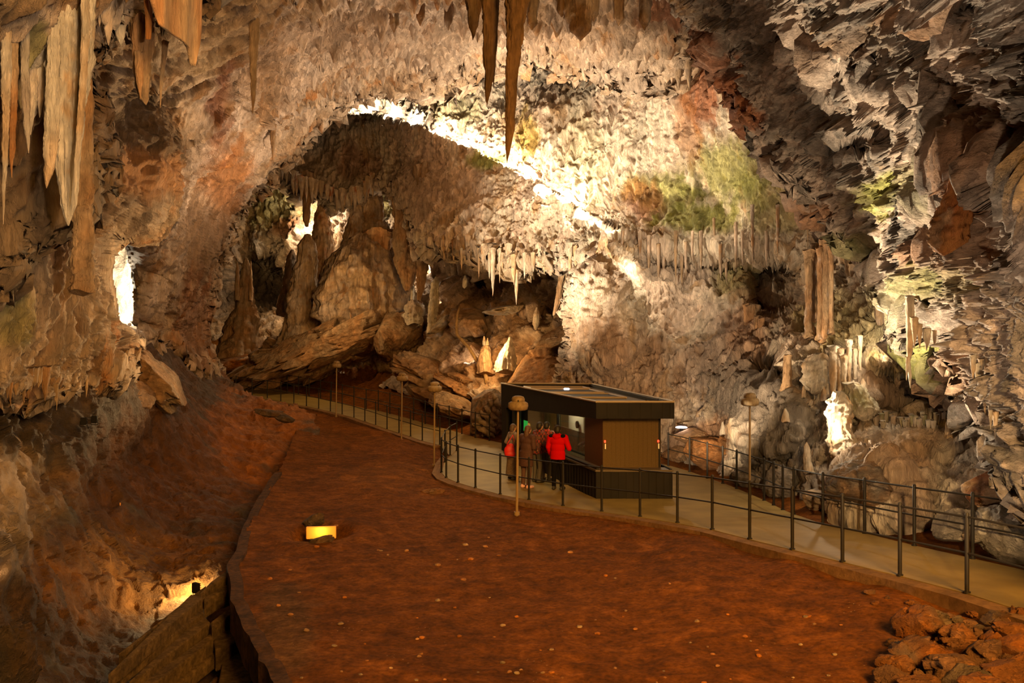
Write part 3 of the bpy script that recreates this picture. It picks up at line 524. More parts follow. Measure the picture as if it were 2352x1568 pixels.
# ------------------------------------------------------------------ formations
def colour(pos, pal, seed=0, patch=0.4):
    n1 = fbm(pos, 1.2, 4, seed+40); n2 = fbm(pos*np.array([1, 1, 0.3]), 0.4, 4, seed+60); n3 = fbm(pos, 0.2, 3, seed+80)
    t = sstep(-patch, patch, n1+n2*.5)[:, None]; c = pal[0]*(1-t)+pal[1]*t
    if len(pal) > 2:
        t = sstep(.2, .6, n2+n3*.35)[:, None]; c = c*(1-t)+pal[2]*t
    return np.clip(c*(1+.3*n3)[:, None], .005, .95)
_sd = [100]
def wl(x, y, fb, off=.2):
    return on_wall(x, y, fb, BVL).y-off
def wd(x, y, fb, off=.25):
    return on_wall(x, y, fb).y-off
def formation(name, axis, d, pal=(PINK, TAN), flute=.16, bump=.1, rough=.1, seg=28, step=3.0, label=None, cat=None, group=None, mt=None, depth=1.0, bsc=.16, dr=0.0, pos_only=False):
    """dripstone lathed round a hanging or standing axis; axis = [(px, py, half width px)], top to bottom"""
    _sd[0] += 7; sdv = _sd[0]; ys = [a[1] for a in axis]; n = max(6, int(abs(ys[-1]-ys[0])/step)); t = np.linspace(0, len(axis)-1, n); k = np.arange(len(axis))
    ax = np.interp(t, k, [a[0] for a in axis]); ay = np.interp(t, k, ys); ar = np.maximum(np.interp(t, k, [a[2] for a in axis]), .35)/F*d; dd = d+np.linspace(0, dr, n)
    th = np.arange(seg)*2*math.pi/seg; C, S = np.cos(th), np.sin(th)
    X = (ax-CX)/F*dd; Z = CZ-(ay-CY)/F*dd; r0 = ar.mean()+.02
    ff = 1.8 if seg <= 20 else (2.8 if seg < 45 else (4.0 if seg < 100 else 7.0))
    q = np.stack([np.tile(C, n)*ff+sdv, np.tile(S, n)*ff, np.repeat(Z, seg)*.22/(r0+.15)], 1)
    fl_ = (ridged(q, 1, 3, sdv, .6)-.3)*flute
    zz = np.repeat(Z, seg)+.05*np.tile(np.sin(th*2+sdv), n)+.5*r0*perlin(q*.6, sdv+9)
    bp = (ridged(np.stack([zz/(bsc*r0*6+.02), np.tile(C, n)*1.1+sdv, np.tile(S, n)*1.1], 1), 1, 2, sdv+1)-.2)*bump
    w0 = np.stack([np.repeat(X, seg)+np.repeat(ar, seg)*np.tile(C, n), np.repeat(ar, seg)*np.tile(S, n)+sdv, np.repeat(Z, seg)*.7], 1)
    rr = np.repeat(ar, seg)*(1+fl_+bp)+np.minimum(np.repeat(ar, seg), r0*1.3)*rough*(2.2*fbm(w0, r0*1.6+.03, 3, sdv+2)+1.2*ridged(w0, r0*.6+.02, 2, sdv+4)-.6)
    tw = np.clip(np.repeat(ar, seg)/r0, 0, 1); rr = np.maximum(rr, .004)
    jx = r0*.35*perlin(np.stack([Z*.9/(r0*3+.1), Z*0+sdv, Z*0], 1), sdv+20); X = X+jx*.6
    pos = np.stack([np.repeat(X, seg)+rr*np.tile(C, n), np.repeat(dd, seg)+rr*np.tile(S, n)*depth, np.repeat(Z, seg)+rr*.15*np.tile(np.sin(th*3), n)], 1)
    i = np.arange(n*seg).reshape(n, seg); qd = np.stack([i[:-1], np.roll(i[:-1], -1, 1), np.roll(i[1:], -1, 1), i[1:]], 2).reshape(-1, 4)
    pos = np.concatenate([pos, [[X[0], dd[0], Z[0]+ar[0]*.3], [X[-1], dd[-1], Z[-1]-ar[-1]*.5]]]); m = n*seg
    capa = np.stack([i[0], np.full(seg, m), np.full(seg, m), np.roll(i[0], -1)], 1)
    tri = [(int(i[0][k2]), int(i[0][(k2+1) % seg]), m) for k2 in range(seg)]+[(int(i[-1][(k2+1) % seg]), int(i[-1][k2]), m+1) for k2 in range(seg)]
    if pos_only: return pos, qd
    c = colour(pos, pal, sdv)
    me = bpy.data.meshes.new(name); me.from_pydata(pos.tolist(), [], [tuple(f) for f in qd[:, ::-1].tolist()]+[f[::-1] for f in tri]); me.update()
    a = me.color_attributes.new('rockcol', 'FLOAT_COLOR', 'POINT'); a.data.foreach_set('color', np.concatenate([c, np.ones((len(c), 1))], 1).astype(np.float32).ravel())
    me.polygons.foreach_set('use_smooth', [True]*len(me.polygons)); me.materials.append(mt or (M_NEAR if d < 25 else M_DRIP))
    o = bpy.data.objects.new(name, me); COL.objects.link(o)
    return tag(o, label, cat or name.replace('_', ' '), group)
def boulder(name, px, py, d, rx, ry, rot=0, pal=(GREY, BROWN), label=None, group=None, cat='boulder', sub=5, amp=.28, facet=.5, dz=None, mt=None, seed=None, yaw=0.0):
    """rock with faceted faces; rx, ry in pixels"""
    _sd[0] += 5; sdv = _sd[0] if seed is None else seed; bm = bmesh.new(); bmesh.ops.create_icosphere(bm, subdivisions=sub, radius=1)
    co = np.array([v.co[:] for v in bm.verts]); fs = [[v.index for v in f.verts] for f in bm.faces]; bm.free()
    sx = rx/F*d; sz = ry/F*d; sy = dz if dz else (sx+sz)/2
    b, e = blocks(co+sdv*3.1, facet*1.5, sdv, 1.0); h = 1+amp*b+.12*fbm(co+sdv, .6, 4, sdv)+.05*ridged(co+sdv, .25, 3, sdv)
    # knock flat faces
    rr = np.random.RandomState(sdv)
    for k in range(9):
        nn = rr.normal(size=3); nn /= np.linalg.norm(nn); c0 = .72+.2*rr.rand(); t = co@nn; h = np.where(t*h > c0, c0/np.maximum(t, .2)*(1+.02*fbm(co, .2, 2, k)), h)
    co = co*h[:, None]*np.array([sx, sy, sz]); a = math.radians(rot); ca, sa = math.cos(a), math.sin(a)
    co = np.stack([co[:, 0]*ca-co[:, 2]*sa, co[:, 1], co[:, 0]*sa+co[:, 2]*ca], 1)
    if yaw:
        ca, sa = math.cos(yaw), math.sin(yaw); co = np.stack([co[:, 0]*ca-co[:, 1]*sa, co[:, 0]*sa+co[:, 1]*ca, co[:, 2]], 1)
    c0 = np.array(P(px, py, d)); c = colour(co+c0, pal, sdv)
    me = bpy.data.meshes.new(name); me.from_pydata(co.tolist(), [], fs); me.update()
    at = me.color_attributes.new('rockcol', 'FLOAT_COLOR', 'POINT'); at.data.foreach_set('color', np.concatenate([c, np.ones((len(c), 1))], 1).astype(np.float32).ravel())
    me.polygons.foreach_set('use_smooth', [True]*len(me.polygons)); me.materials.append(mt or M_CHUNK if d < 30 else mt or M_ROCK)
    o = bpy.data.objects.new(name, me); COL.objects.link(o); o.location = c0.tolist()
    return tag(o, label, cat, group)

DK = (BROWN*.9, BROWN*1.3); NT = (TAN*1.2, PINK, BROWN*1.3)
# the two long ones over the middle
formation('stalactite', [(1120, -90, 19), (1122, 0, 14), (1124, 60, 12), (1124, 150, 10), (1122, 205, 6), (1119, 228, 3), (1119, 242, .3)], 20, DK, .22, .05, label='long dark stalactite hanging at the top centre, the shorter of the two', cat='stalactite', seg=40)
formation('stalactite', [(1196, -90, 26), (1186, 0, 20), (1184, 60, 17), (1178, 150, 12), (1174, 230, 10), (1171, 300, 8), (1167, 340, 5), (1164, 374, .3)], 19, DK, .24, .05, label='longest dark stalactite at the top centre, pointing at the bright ledge', cat='stalactite', seg=40)
formation('stalactite', [(1137, -90, 12), (1136, 0, 9), (1135, 110, 5), (1134, 205, .4)], 20.4, DK, .2, .04, label='slim dark stalactite pressed against the right side of the shorter long stalactite')
formation('stalactite', [(1093, -80, 20), (1090, 0, 13), (1088, 50, 9), (1086, 92, .6)], 24, (TAN, BROWN), .3, .12, label='stubby brown stalactite left of the two long dark ones')
for k, (x, y, w, l) in enumerate(((1312, 60, 15, 60), (1333, 95, 18, 80), (1290, 40, 9, 50), (1364, 50, 8, 60), (1222, 70, 9, 50), (1420, 60, 9, 60), (1480, 70, 10, 70), (1030, 70, 8, 60), (965, 60, 8, 70), (905, 75, 8, 60))):
    formation('stalactite', [(x+3, y-l-40, w*1.3), (x, y-l*.3, w), (x, y, .6)], 27.5 if x > 1200 else 30, (PINK*.8, BROWN*1.2), .25, .1, group='stubby stalactites along the top edge', label='stubby brown stalactite hanging from the roof along the top edge of the photo', seg=20)
# upper left group
formation('stalactite', [(175, -60, 36), (170, 20, 35), (162, 60, 38), (158, 150, 36), (155, 230, 31), (155, 320, 23), (156, 400, 17), (157, 470, 13), (158, 518, 1)], 11.8, (PALE*1.05, PALE*.75, TAN*1.1), .32, .04, .06, 64, 3, 'massive fluted pale stalactite hanging at the upper left', mt=M_NEAR)
formation('stalactite', [(196, -40, 9), (196, 80, 8), (190, 200, 7), (183, 300, 6), (175, 385, 4), (171, 470, 1)], 11.3, (PALE*.9, TAN*1.3), .15, .03, label='narrow pale drip ridge running down the right side of the massive fluted stalactite', seg=20)
formation('stalactite', [(126, 20, 14), (122, 150, 12), (120, 230, 12), (116, 320, 14), (112, 400, 8), (108, 432, .5)], 11.5, (PALE, TAN*1.3), .2, .04, label='pale pointed stalactite against the left side of the massive fluted one')
formation('column', [(196, 180, 12), (196, 350, 13), (192, 430, 16), (190, 500, 17), (190, 580, 18), (190, 670, 22)], 13.5, (TAN*.9, BROWN*1.5), .14, .2, .1, 40, label='ribbed brown column below the massive fluted stalactite', cat='column')
formation('stalactite', [(14, 60, 10), (14, 170, 9), (14, 260, 7), (11, 360, 5), (9, 440, 3), (8, 515, .4)], 10.6, (TAN*1.5, PALE*.8), .15, .05, label='long thin tan stalactite close to the left edge of the photo')
formation('stalactite', [(31, 80, 9), (31, 190, 8), (30, 280, 6), (28, 340, 5), (27, 408, .4)], 10.8, (TAN*1.2, ORG), .15, .08, label='short orange stalactite just right of the long thin one by the left edge')
formation('stalactite', [(57, 60, 9), (57, 150, 7), (60, 230, 7), (62, 300, 5), (66, 352, .5)], 11, (PALE*.8, PINK*.7), .2, .05, label='grey stalactite tapering below the pale upper left curtain')
formation('stalactite', [(330, 40, 17), (328, 70, 18), (327, 140, 15), (328, 190, 11), (330, 225, 8), (334, 241, .6)], 13, (TAN*1.1, ORG*.4+TAN*.6, BROWN), .34, .06, label='fluted tan stalactite hanging left of the orange drapery', seg=48)
formation('stalactite', [(318, 120, 8), (320, 180, 7), (323, 228, .5)], 12.8, (TAN*1.1, ORG*.4+TAN*.6), .2, .05, label='small stalactite fused to the left of the fluted tan one')
formation('stalactite', [(228, -40, 8), (228, 20, 6), (229, 62, .4)], 12.6, (PALE, PINK), .2, .05, group='short pale stalactites at the upper left', label='short pale stalactite hanging between the fluted one and the orange drapery', seg=18)
for x, y, w, t in ((248, 0, 9, 104), (262, 10, 12, 70), (276, 20, 11, 105), (294, 10, 12, 60), (310, 0, 12, 50), (300, 20, 8, 85), (240, 0, 8, 60)):
    formation('stalactite', [(x, -50, w*1.7), (x, y+15, w*1.2), (x, (y+t)/2+20, w*.7), (x+1, t, .4)], 12.6+.02*(x-240), (PALE*.95, PINK, GREY*1.6), .3, .1, group='short pale stalactites at the upper left', label='short pale stalactite hanging between the fluted one and the orange drapery', seg=20)
for x, y, w, t in ((8, 20, 16, 120), (30, 20, 20, 140), (52, 50, 16, 160), (72, 40, 16, 200), (88, 60, 14, 250), (100, 80, 9, 270), (44, 120, 14, 230), (20, 110, 14, 210), (66, 150, 12, 290)):
    formation('stalactite', [(x, y-40, w), (x+1, y+30, w*1.2), (x+3, (y+t)/2+20, w*.8), (x+4, t+20, .6)], 11.6+.004*x, (PALE*.9, PINK, MOSS*.5+PINK*.5) if x < 70 else (PALE*.9, PINK, GREY*1.5), .34, .12, .12, group='pale curtain stalactites by the left edge', label='knobbly pale stalactite in the curtain at the upper left edge', seg=26)
formation('stalactite', [(380, 95, 7), (377, 130, 5), (371, 180, 4), (368, 248, .4)], 14, (TAN*1.1, BROWN*1.4), .1, .03, label='thin curved stalactite below the orange drapery')
formation('stalactite', [(585, -80, 10), (584, 90, 9), (582, 150, 7), (582, 220, 4), (581, 260, .5)], wl(584, 60, 24, .1), (TAN*.9, BROWN*1.2), .2, .05, label='tall dull brown stalactite left of the roof arch, right of the orange wall')
formation('stalactite', [(628, 285, 6), (627, 320, 5), (627, 376, .3)], wl(628, 300, 38), (BROWN*1.2, TAN*.8), .15, .04, label='small brown stalactite on the inner edge of the left arch')
def drapery(px0, d, rows, thick, wav, pal, label):
    ny, nx = 60, 50; pos = []
    for j in range(ny):
        t = j/(ny-1)*(len(rows)-1); y = np.interp(t, range(len(rows)), [r[0] for r in rows]); a = np.interp(t, range(len(rows)), [r[1] for r in rows]); b = np.interp(t, range(len(rows)), [r[2] for r in rows])
        for i in range(nx):
            x = a+(b-a)*i/(nx-1); pos.append(P(x, y, d+wav*math.sin(x/9.0+y/60)+wav*.6*math.sin(x/4.1)+(x-px0)*.012)[:])
    pos = np.array(pos); i = np.arange(ny*nx).reshape(ny, nx); qd = np.stack([i[:-1, :-1], i[1:, :-1], i[1:, 1:], i[:-1, 1:]], 2).reshape(-1, 4)
    o = np_mesh('drapery', pos, qd, M_NEAR, colour(pos*np.array([3, 1, .3]), pal, 5)); m = o.modifiers.new('thick', 'SOLIDIFY'); m.thickness = thick
    return tag(o, label, 'drapery')
drapery(420, 12.4, [(-60, 345, 470), (0, 352, 465), (30, 362, 464), (55, 368, 464), (75, 395, 463), (95, 425, 461), (110, 436, 458), (150, 444, 449)], .05, .05, (ORG*.7+TAN*.5, TAN*1.1), 'translucent orange rock drapery hanging at the top left')
drapery(350, 12.2, [(-60, 335, 352), (40, 343, 350), (90, 343, 347)], .06, .02, (ORG*1.2, ORG), 'narrow orange rock ribbon left of the orange drapery')

# right-hand side
formation('stalactite', [(2206, 400, 20), (2205, 440, 22), (2198, 470, 26), (2190, 500, 32), (2180, 530, 36), (2173, 556, 32), (2168, 578, 14), (2166, 586, 3)], min(on_wall(2180, 500, 16, BVC).y, on_wall(2190, 450, 16, BVC).y, on_wall(2175, 560, 16, BVC).y, on_wall(2165, 530, 16, BVC).y, on_wall(2205, 480, 16, BVC).y)-.5, (ORG*1.1, RUST*1.3, ORG*.5+TAN*.5), .08, .2, .12, 56, 2.5, 'bulbous orange stalactite with stacked ribs in a dark hollow on the right')
formation('stalactite', [(2090, 680, 9), (2090, 720, 8), (2090, 780, 7), (2088, 812, 5), (2086, 830, 4), (2090, 860, 3.5), (2091, 892, .4)], 18.5, (PALE, TAN*1.4), .12, .06, label='long pale stalactite hanging free over the lower right cavern', seg=24)
formation('stalactite', [(2084, 820, 3), (2083, 850, 2.5), (2082, 874, .3)], 18.4, (PALE, TAN*1.4), .1, .05, label='short prong beside the tip of the long pale stalactite', seg=14)
formation('stalagmite', [(2205, 891, 1.2), (2205, 915, 2.4), (2203, 940, 2.8), (2203, 972, 3.5)], 21, (PALE, TAN), .08, .06, label='thin pale upright stalagmite in the dark hollow at right', seg=14)
for k, (x, y0, y1, w) in enumerate(((2255, 840, 880, 4), (2268, 830, 890, 5), (2282, 815, 905, 5), (2296, 820, 880, 4), (2310, 815, 912, 5), (2324, 825, 890, 4), (2340, 800, 960, 6), (2235, 830, 872, 4), (2245, 850, 900, 4), (2262, 900, 950, 4), (2275, 930, 985, 4), (2286, 960, 1010, 4), (2100, 745, 800, 5), (2112, 760, 800, 4), (2128, 770, 805, 5), (2146, 775, 800, 3))):
    formation('stalactite', [(x, y0-16, w*1.6), (x, y0+6, w*1.2), (x+.5, (y0+y1)/2, w*.8), (x, y1, .3)], (14.6 if x > 2200 else 18.3), (PALE, TAN*1.3, ORG*.5+TAN*.5), .15, .08, group='stalactites fringing the lower right roof', label='pale pointed stalactite fringing the lower edge of the right-hand roof', seg=14)
for x, y0, y1, w, lb in ((1858, 605, 770, 8, 'tall ribbed orange column, leftmost of the cluster on the right wall'), (1872, 590, 765, 6, 'slim tan column second from left in the cluster on the right wall'), (1884, 600, 775, 6, 'slim ribbed column in the middle of the cluster on the right wall'), (1897, 580, 780, 8, 'orange column right of the middle in the right-wall cluster'), (1909, 590, 760, 5, 'thin pale column at the right end of the right-wall cluster')):
    formation('column', [(x, y0-30, w*1.5), (x, y0, w), (x, (y0+y1)/2, w*.85), (x-1, y1-8, w*.95), (x-1, y1+6, w*1.5)], wd(x, y1, 30, .3), (TAN*1.3, ORG*.45+TAN*.8, PINK), .16, .14, label=lb, seg=20)
for x, y0, y1, w in ((1940, 600, 700, 5), (1951, 615, 740, 5), (1964, 625, 720, 7), (1978, 620, 735, 6), (1990, 640, 760, 7), (2004, 660, 750, 6), (2020, 690, 770, 7), (2034, 720, 790, 7)):
    formation('stalactite', [(x, y0-20, w*1.8), (x, y0+20, w*1.2), (x, (y0+y1)/2, w), (x+1, y1, .4)], wd(x, y0, 27.5, .1), (TAN, PINK*.8, ORG*.4+TAN*.5), .25, .1, group='curtain stalactites right of the column cluster', label='tan curtain stalactite hanging right of the column cluster', seg=16)
for x, y0, y1, w in ((1716, 712, 800, 5), (1724, 715, 835, 6), (1733, 715, 860, 7), (1742, 740, 870, 5), (1750, 745, 820, 4)):
    formation('stalactite', [(x, y0-14, w*1.6), (x, y0+20, w*1.2), (x, (y0+y1)/2, w*1.1), (x+1, y1, .8)], wd(x, y0, 28.3), (ORG*.45+TAN*.6, TAN*.9), .22, .14, group='orange dripstones in the middle of the right wall', label='orange dripstone hanging above the right-hand lamp post', seg=16)
formation('column', [(1810, 815, 7), (1809, 850, 8), (1808, 880, 9), (1807, 898, 13)], wd(1808, 880, 27, .5), (TAN*1.2, BROWN*1.5), .12, .16, label='short stout column in a niche on the right wall', seg=24)
for x, y0, y1, w in ((1552, 560, 652, 4), (1566, 600, 656, 4), (1512, 590, 650, 4), (1524, 600, 664, 4), (1575, 585, 640, 3), (1610, 560, 620, 4), (1655, 590, 640, 4), (1668, 600, 650, 4), (1690, 540, 625, 4), (1728, 500, 618, 4), (1786, 500, 590, 4), (1640, 530, 590, 3), (1470, 560, 625, 4), (1490, 570, 640, 4), (1430, 560, 610, 3), (1760, 560, 610, 3), (1705, 560, 610, 3), (1590, 560, 600, 3), (1855, 430, 570, 4), (1812, 400, 470, 4)):
    formation('stalactite', [(x, y0-30, w*1.0), (x, y0+8, w*.8), (x, (y0+y1)/2, w*.6), (x+.5, y1, .3)], wd(x, y0, 33), (PINK*.9, TAN*.9, ORG*.4+TAN*.5), .15, .08, group='thin stalactites across the middle of the right wall', label='thin pale stalactite hanging in the band across the middle of the right wall', seg=12)
formation('stalagmite', [(1384, 528, 2), (1386, 548, 7), (1384, 565, 8), (1385, 585, 13), (1383, 605, 14), (1386, 625, 19), (1384, 650, 22), (1384, 680, 24)], 34.8, (TAN*1.2, PINK), .08, .28, .1, 36, 2.2, 'stacked pale stalagmite against the wall at the lower end of the bright ledge', bsc=.22)
_d = min(wd(1928, 940, 22), wd(1930, 985, 22), wd(1935, 1030, 22)); point(1908, 992, _d-.5, 75, WHITE, .04)
# alcove at right: flowstone lit from inside
formation('flowstone', [(1886, 812, 8), (1884, 830, 20), (1882, 850, 26), (1884, 872, 27), (1880, 895, 20), (1878, 905, 8)], wd(1884, 860, 25.5, .3), (PALE*.9, TAN*1.1), .16, .26, .16, 48, 2.0, 'ribbed cream flowstone bulge above the rock wall on the right', bsc=.2)
for x, y0, y1, w in ((1914, 815, 905, 8), (1928, 820, 900, 6), (1938, 835, 912, 6), (1950, 800, 880, 5), (1963, 820, 870, 4), (1975, 790, 850, 4)):
    formation('stalactite', [(x, y0-20, w*1.4), (x, y0, w), (x, (y0+y1)/2, w*.9), (x, y1, w*.5)], wd(x, y1, 24.2, .3), (PALE, TAN*1.3), .14, .2, group='drip columns above the bright alcove', label='cream drip column above the brightly lit alcove at right', seg=18)
for x, y0, y1, w in ((1903, 880, 905, 6), (1893, 888, 912, 5), (1960, 872, 905, 6), (1972, 880, 912, 5), (1982, 868, 885, 5), (1947, 890, 925, 7), (1935, 905, 940, 8), (1846, 885, 905, 3), (1804, 938, 960, 5), (1660, 968, 990, 4), (2178, 965, 1000, 6)):
    formation('stalagmite', [(x, y0, w*.3), (x, y0+6, w*.7), (x+1, (y0+y1)/2, w), (x, y1, w*1.3), (x, y1+8, w*1.5)], wd(x, y1+4, 23.6, .1), (PALE, TAN*1.2), .1, .2, group='small stalagmites on the right-hand ledges', label='small pale stalagmite standing on a ledge of the right wall', seg=16)
formation('flowstone', [(1926, 900, 8), (1928, 925, 17), (1930, 950, 20), (1930, 985, 17), (1935, 1010, 21), (1938, 1040, 22), (1938, 1068, 14)], min(wd(1928, 940, 22), wd(1930, 985, 22), wd(1935, 1030, 22)), (PALE, PALE*.8, TAN*1.2), .24, .22, .2, 48, 2.2, 'glowing white flowstone column in the right alcove')
formation('flowstone', [(1955, 880, 12), (1968, 910, 22), (1975, 935, 26), (1985, 955, 14), (1990, 968, 4)], min(wd(1968, 910, 21.8), wd(1980, 950, 21.8)), (PALE, MOSS*.5+PALE*.4), .3, .22, .2, 48, 2.2, 'knobbly yellowish flowstone beside the glowing column at right')
for k in range(30):
    x = 1985+k*6.6+R.uniform(-3, 3); y0 = 945+(x-1990)*.18+14*math.sin((x-1990)/35)+R.uniform(-10, 22); y1 = y0+R.uniform(10, 34)
    formation('stalactite', [(x, y0-16, 5), (x, y0, 3.5), (x, y1, .5)], wd(x, y0, 20.6, .12), (PALE*.8, PINK*.8, MOSS*.4+PALE*.3), .25, .14, group='icicle-like drips on the arch at right', label='pale icicle-like drip on the low rock arch at right', seg=12)
formation('stalagmite', [(1820, 960, 0.5), (1822, 975, 6), (1824, 1020, 9), (1826, 1060, 12)], 24.4, (TAN, PALE*.8), .2, .1, label='tan pillar of rock on the grey wall at right, left of the alcove', cat='stalagmite')
formation('stalagmite', [(1853, 1015, 1), (1854, 1030, 6), (1855, 1060, 8), (1858, 1085, 10)], 22.4, (PALE*.85, TAN), .1, .12, label='pinkish stalagmite low on the right wall behind the railing')

# rear chamber
RC_ = (TAN*1.0, PINK*.85, BROWN*1.5)
formation('stalagmite', [(820, 453, 3), (817, 475, 10), (815, 510, 15), (813, 545, 20), (812, 600, 32)], 57.5, RC_, .14, .16, .12, 56, 2.2, 'slender left peak on top of the great central stalagmite', bsc=.2)
formation('stalagmite', [(858, 424, 4), (856, 440, 12), (855, 468, 18), (856, 500, 20), (862, 530, 28), (862, 600, 42)], 58, RC_, .14, .16, .12, 64, 2.2, 'taller right peak on top of the great central stalagmite', bsc=.2)
formation('stalagmite', [(836, 545, 26), (834, 572, 48), (830, 611, 66), (834, 640, 76), (836, 680, 82), (838, 712, 82), (838, 728, 70), (832, 742, 58), (830, 790, 60)], 56.5, (TAN*1.05, PINK*.9, BROWN*1.6), .2, .1, .16, 150, 2.2, 'great central stalagmite mound with drip-fringed sides', bsc=.25)
_mound = COL.objects[-1]
for k in range(30):
    u = -1+2*k/29; row = k % 3; rpx = (80, 70, 60)[row]; y = (728, 690, 652)[row]+R.uniform(-8, 8); x = 836+u*rpx; dd = 56.5-math.sqrt(max(0, 1-u*u))*rpx/F*56.5*.98
    q = formation('drip', [(x, y-26, 4), (x, y-8, 3.2), (x, y+R.uniform(8, 20), .4)], dd, (TAN*1.05, PINK*.9, ORG*.4+TAN*.5), .2, .1, .1, 10)
    q.parent = _mound
    for kk in ('category', 'label'):
        if kk in q: del q[kk]
formation('stalactite', [(870, 530, 26), (872, 545, 24), (868, 590, 18), (866, 600, 8)], 56.0, (ORG*.7+TAN*.6, TAN*1.2), .3, .1, .1, 40, 2.2, 'orange-edged drip bulge on the right shoulder of the great stalagmite')
formation('stalagmite', [(706, 538, 5), (704, 560, 14), (704, 600, 19), (698, 640, 24), (694, 690, 28), (694, 750, 34), (692, 800, 44)], 58, RC_, .2, .08, .12, 56, 2.5, 'tall rounded column stalagmite left of the great central mound')
formation('stalagmite', [(741, 458, 5), (740, 490, 13), (739, 530, 17), (740, 590, 21), (742, 640, 25), (746, 750, 34), (746, 800, 40)], 60, (BROWN*1.7, TAN*.9, RUST*1.2), .2, .1, .12, 56, 2.5, 'tall reddish column between the rounded one and the great mound')
formation('stalagmite', [(671, 574, 3), (670, 590, 9), (668, 625, 14), (664, 660, 16), (662, 720, 22)], 63, (DARK*1.5, BROWN*.8), .1, .1, label='dark pointed stalagmite in shadow left of the rounded column')  # silhouette darkness is painted into the rock colours
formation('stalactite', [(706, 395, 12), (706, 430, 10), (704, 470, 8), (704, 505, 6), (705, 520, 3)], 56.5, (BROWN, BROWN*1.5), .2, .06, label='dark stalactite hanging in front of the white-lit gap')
formation('stalagmite', [(566, 592, 3), (566, 620, 9), (564, 660, 12), (560, 700, 18), (558, 740, 28), (552, 790, 40), (550, 830, 50), (550, 870, 60)], 62, (BROWN*1.5, TAN*.8), .18, .1, .14, 48, 2.5, 'broad brown stalagmite at the left of the rear chamber')
formation('stalagmite', [(545, 600, 1), (545, 625, 4), (545, 690, 6)], 61, (TAN, BROWN*1.5), .1, .1, label='thin stalagmite left of the broad brown one in the rear chamber', seg=14)
formation('stalagmite', [(576, 600, 1), (576, 640, 3), (576, 690, 4)], 61, (TAN, BROWN*1.5), .1, .1, label='thin stalagmite right of the broad brown one in the rear chamber', seg=14)
formation('stalactite', [(936, 430, 30), (938, 500, 29), (936, 550, 26), (936, 590, 26), (935, 620, 20), (934, 645, 13), (934, 668, 4)], 53.5, (TAN*.8, BROWN*1.5), .16, .06, .12, 56, 2.5, 'dark bulbous hanging rock right of the great stalagmite')
formation('stalactite', [(978, 380, 22), (980, 470, 20), (978, 540, 16), (975, 590, 11), (968, 640, 8), (962, 690, 3)], 50, (BROWN*1.4, TAN*.8), .3, .05, .12, 48, 2.5, 'dark draped stalactite between the hanging rock and the white column')
formation('column', [(1002, 636, 2), (1000, 650, 7), (997, 680, 8), (995, 710, 8.5), (992, 740, 8), (987, 765, 6)], 51, (PALE*1.1, PALE*.9), .06, .3, .12, 28, 1.8, 'bright white twisted stalagmite column in the rear chamber', bsc=.22)
formation('stalagmite', [(948, 640, 1), (948, 665, 3.5), (946, 700, 4)], 54, (PALE, PALE*.9), .06, .25, .1, 14, label='thin white stalagmite left of the white twisted column', bsc=.2)
formation('flowstone', [(950, 690, 8), (952, 705, 16), (950, 725, 18), (952, 745, 14)], 53, (PALE, PINK), .2, .2, .2, 40, 2, 'white-lit lumpy flowstone left of the white twisted column')
formation('stalagmite', [(1172, 774, 2), (1171, 782, 4), (1169, 795, 9), (1165, 815, 15), (1163, 838, 19), (1162, 850, 20)], 42, (PALE*1.05, PALE*.8), .22, .1, .12, 40, 1.8, 'white cone stalagmite with drip fringe above the kiosk')
formation('stalagmite', [(1233, 706, 2), (1233, 720, 6), (1231, 742, 7), (1231, 758, 2)], 43.5, (PALE*.9, TAN*1.2), .1, .2, .1, 18, 2, 'short candle-shaped stalagmite right above the white cone')
formation('stalagmite', [(1068, 632, 1), (1068, 645, 5), (1067, 658, 4), (1067, 662, 1)], 47, (PALE, PALE*.9), .1, .2, .1, 16, 2, 'tiny white stalagmite under the hanging wall')
formation('stalagmite', [(1112, 772, 1), (1112, 785, 3.5), (1114, 796, 4)], 43.5, (TAN*1.2, PALE*.8), .1, .2, .1, 14, 2, 'left of the twin small prongs above the bright gap')
formation('stalagmite', [(1120, 776, 1), (1119, 786, 3), (1118, 796, 4)], 43.5, (TAN*1.2, PALE*.8), .1, .2, .1, 14, 2, 'right of the twin small prongs above the bright gap')
formation('stalagmite', [(1116, 794, 6), (1114, 810, 14), (1113, 835, 17), (1115, 855, 18)], 43.4, (ORG*.4+TAN*.8, TAN), .1, .1, .1, 26, 2, 'rounded golden mound that carries the twin prongs')
formation('stalactite', [(1300, 560, 16), (1298, 600, 10), (1290, 650, 8), (1280, 700, 6), (1272, 725, 2)], 41, (TAN*1.1, BROWN*1.5), .2, .08, label='leaning brown column under the hanging wall, right of the small ledge', cat='stalactite')
for x, y0, y1, w in ((1132, 590, 680, 4), (1124, 600, 640, 2), (1168, 580, 605, 5), (1180, 605, 655, 4), (1186, 640, 700, 3), (1154, 600, 620, 2), (1075, 560, 605, 4), (1042, 570, 600, 3), (1100, 590, 640, 2), (1205, 600, 640, 3), (1225, 600, 625, 3), (1250, 590, 630, 3), (1020, 560, 600, 3), (1148, 590, 650, 2), (1060, 590, 620, 2), (1310, 590, 640, 3), (1322, 585, 620, 3), (1110, 580, 612, 3)):
    formation('stalactite', [(x, y0-20, w*1.7), (x, y0+6, w*1.2), (x, (y0+y1)/2, w), (x, y1, .3)], wd(x, y0-20, 42.3, .2), (TAN*1.2, PALE*.85, ORG*.4+TAN*.6), .12, .08, group='stalactites under the hanging wall', label='thin stalactite hanging below the bright wall into the dark chamber', seg=12)
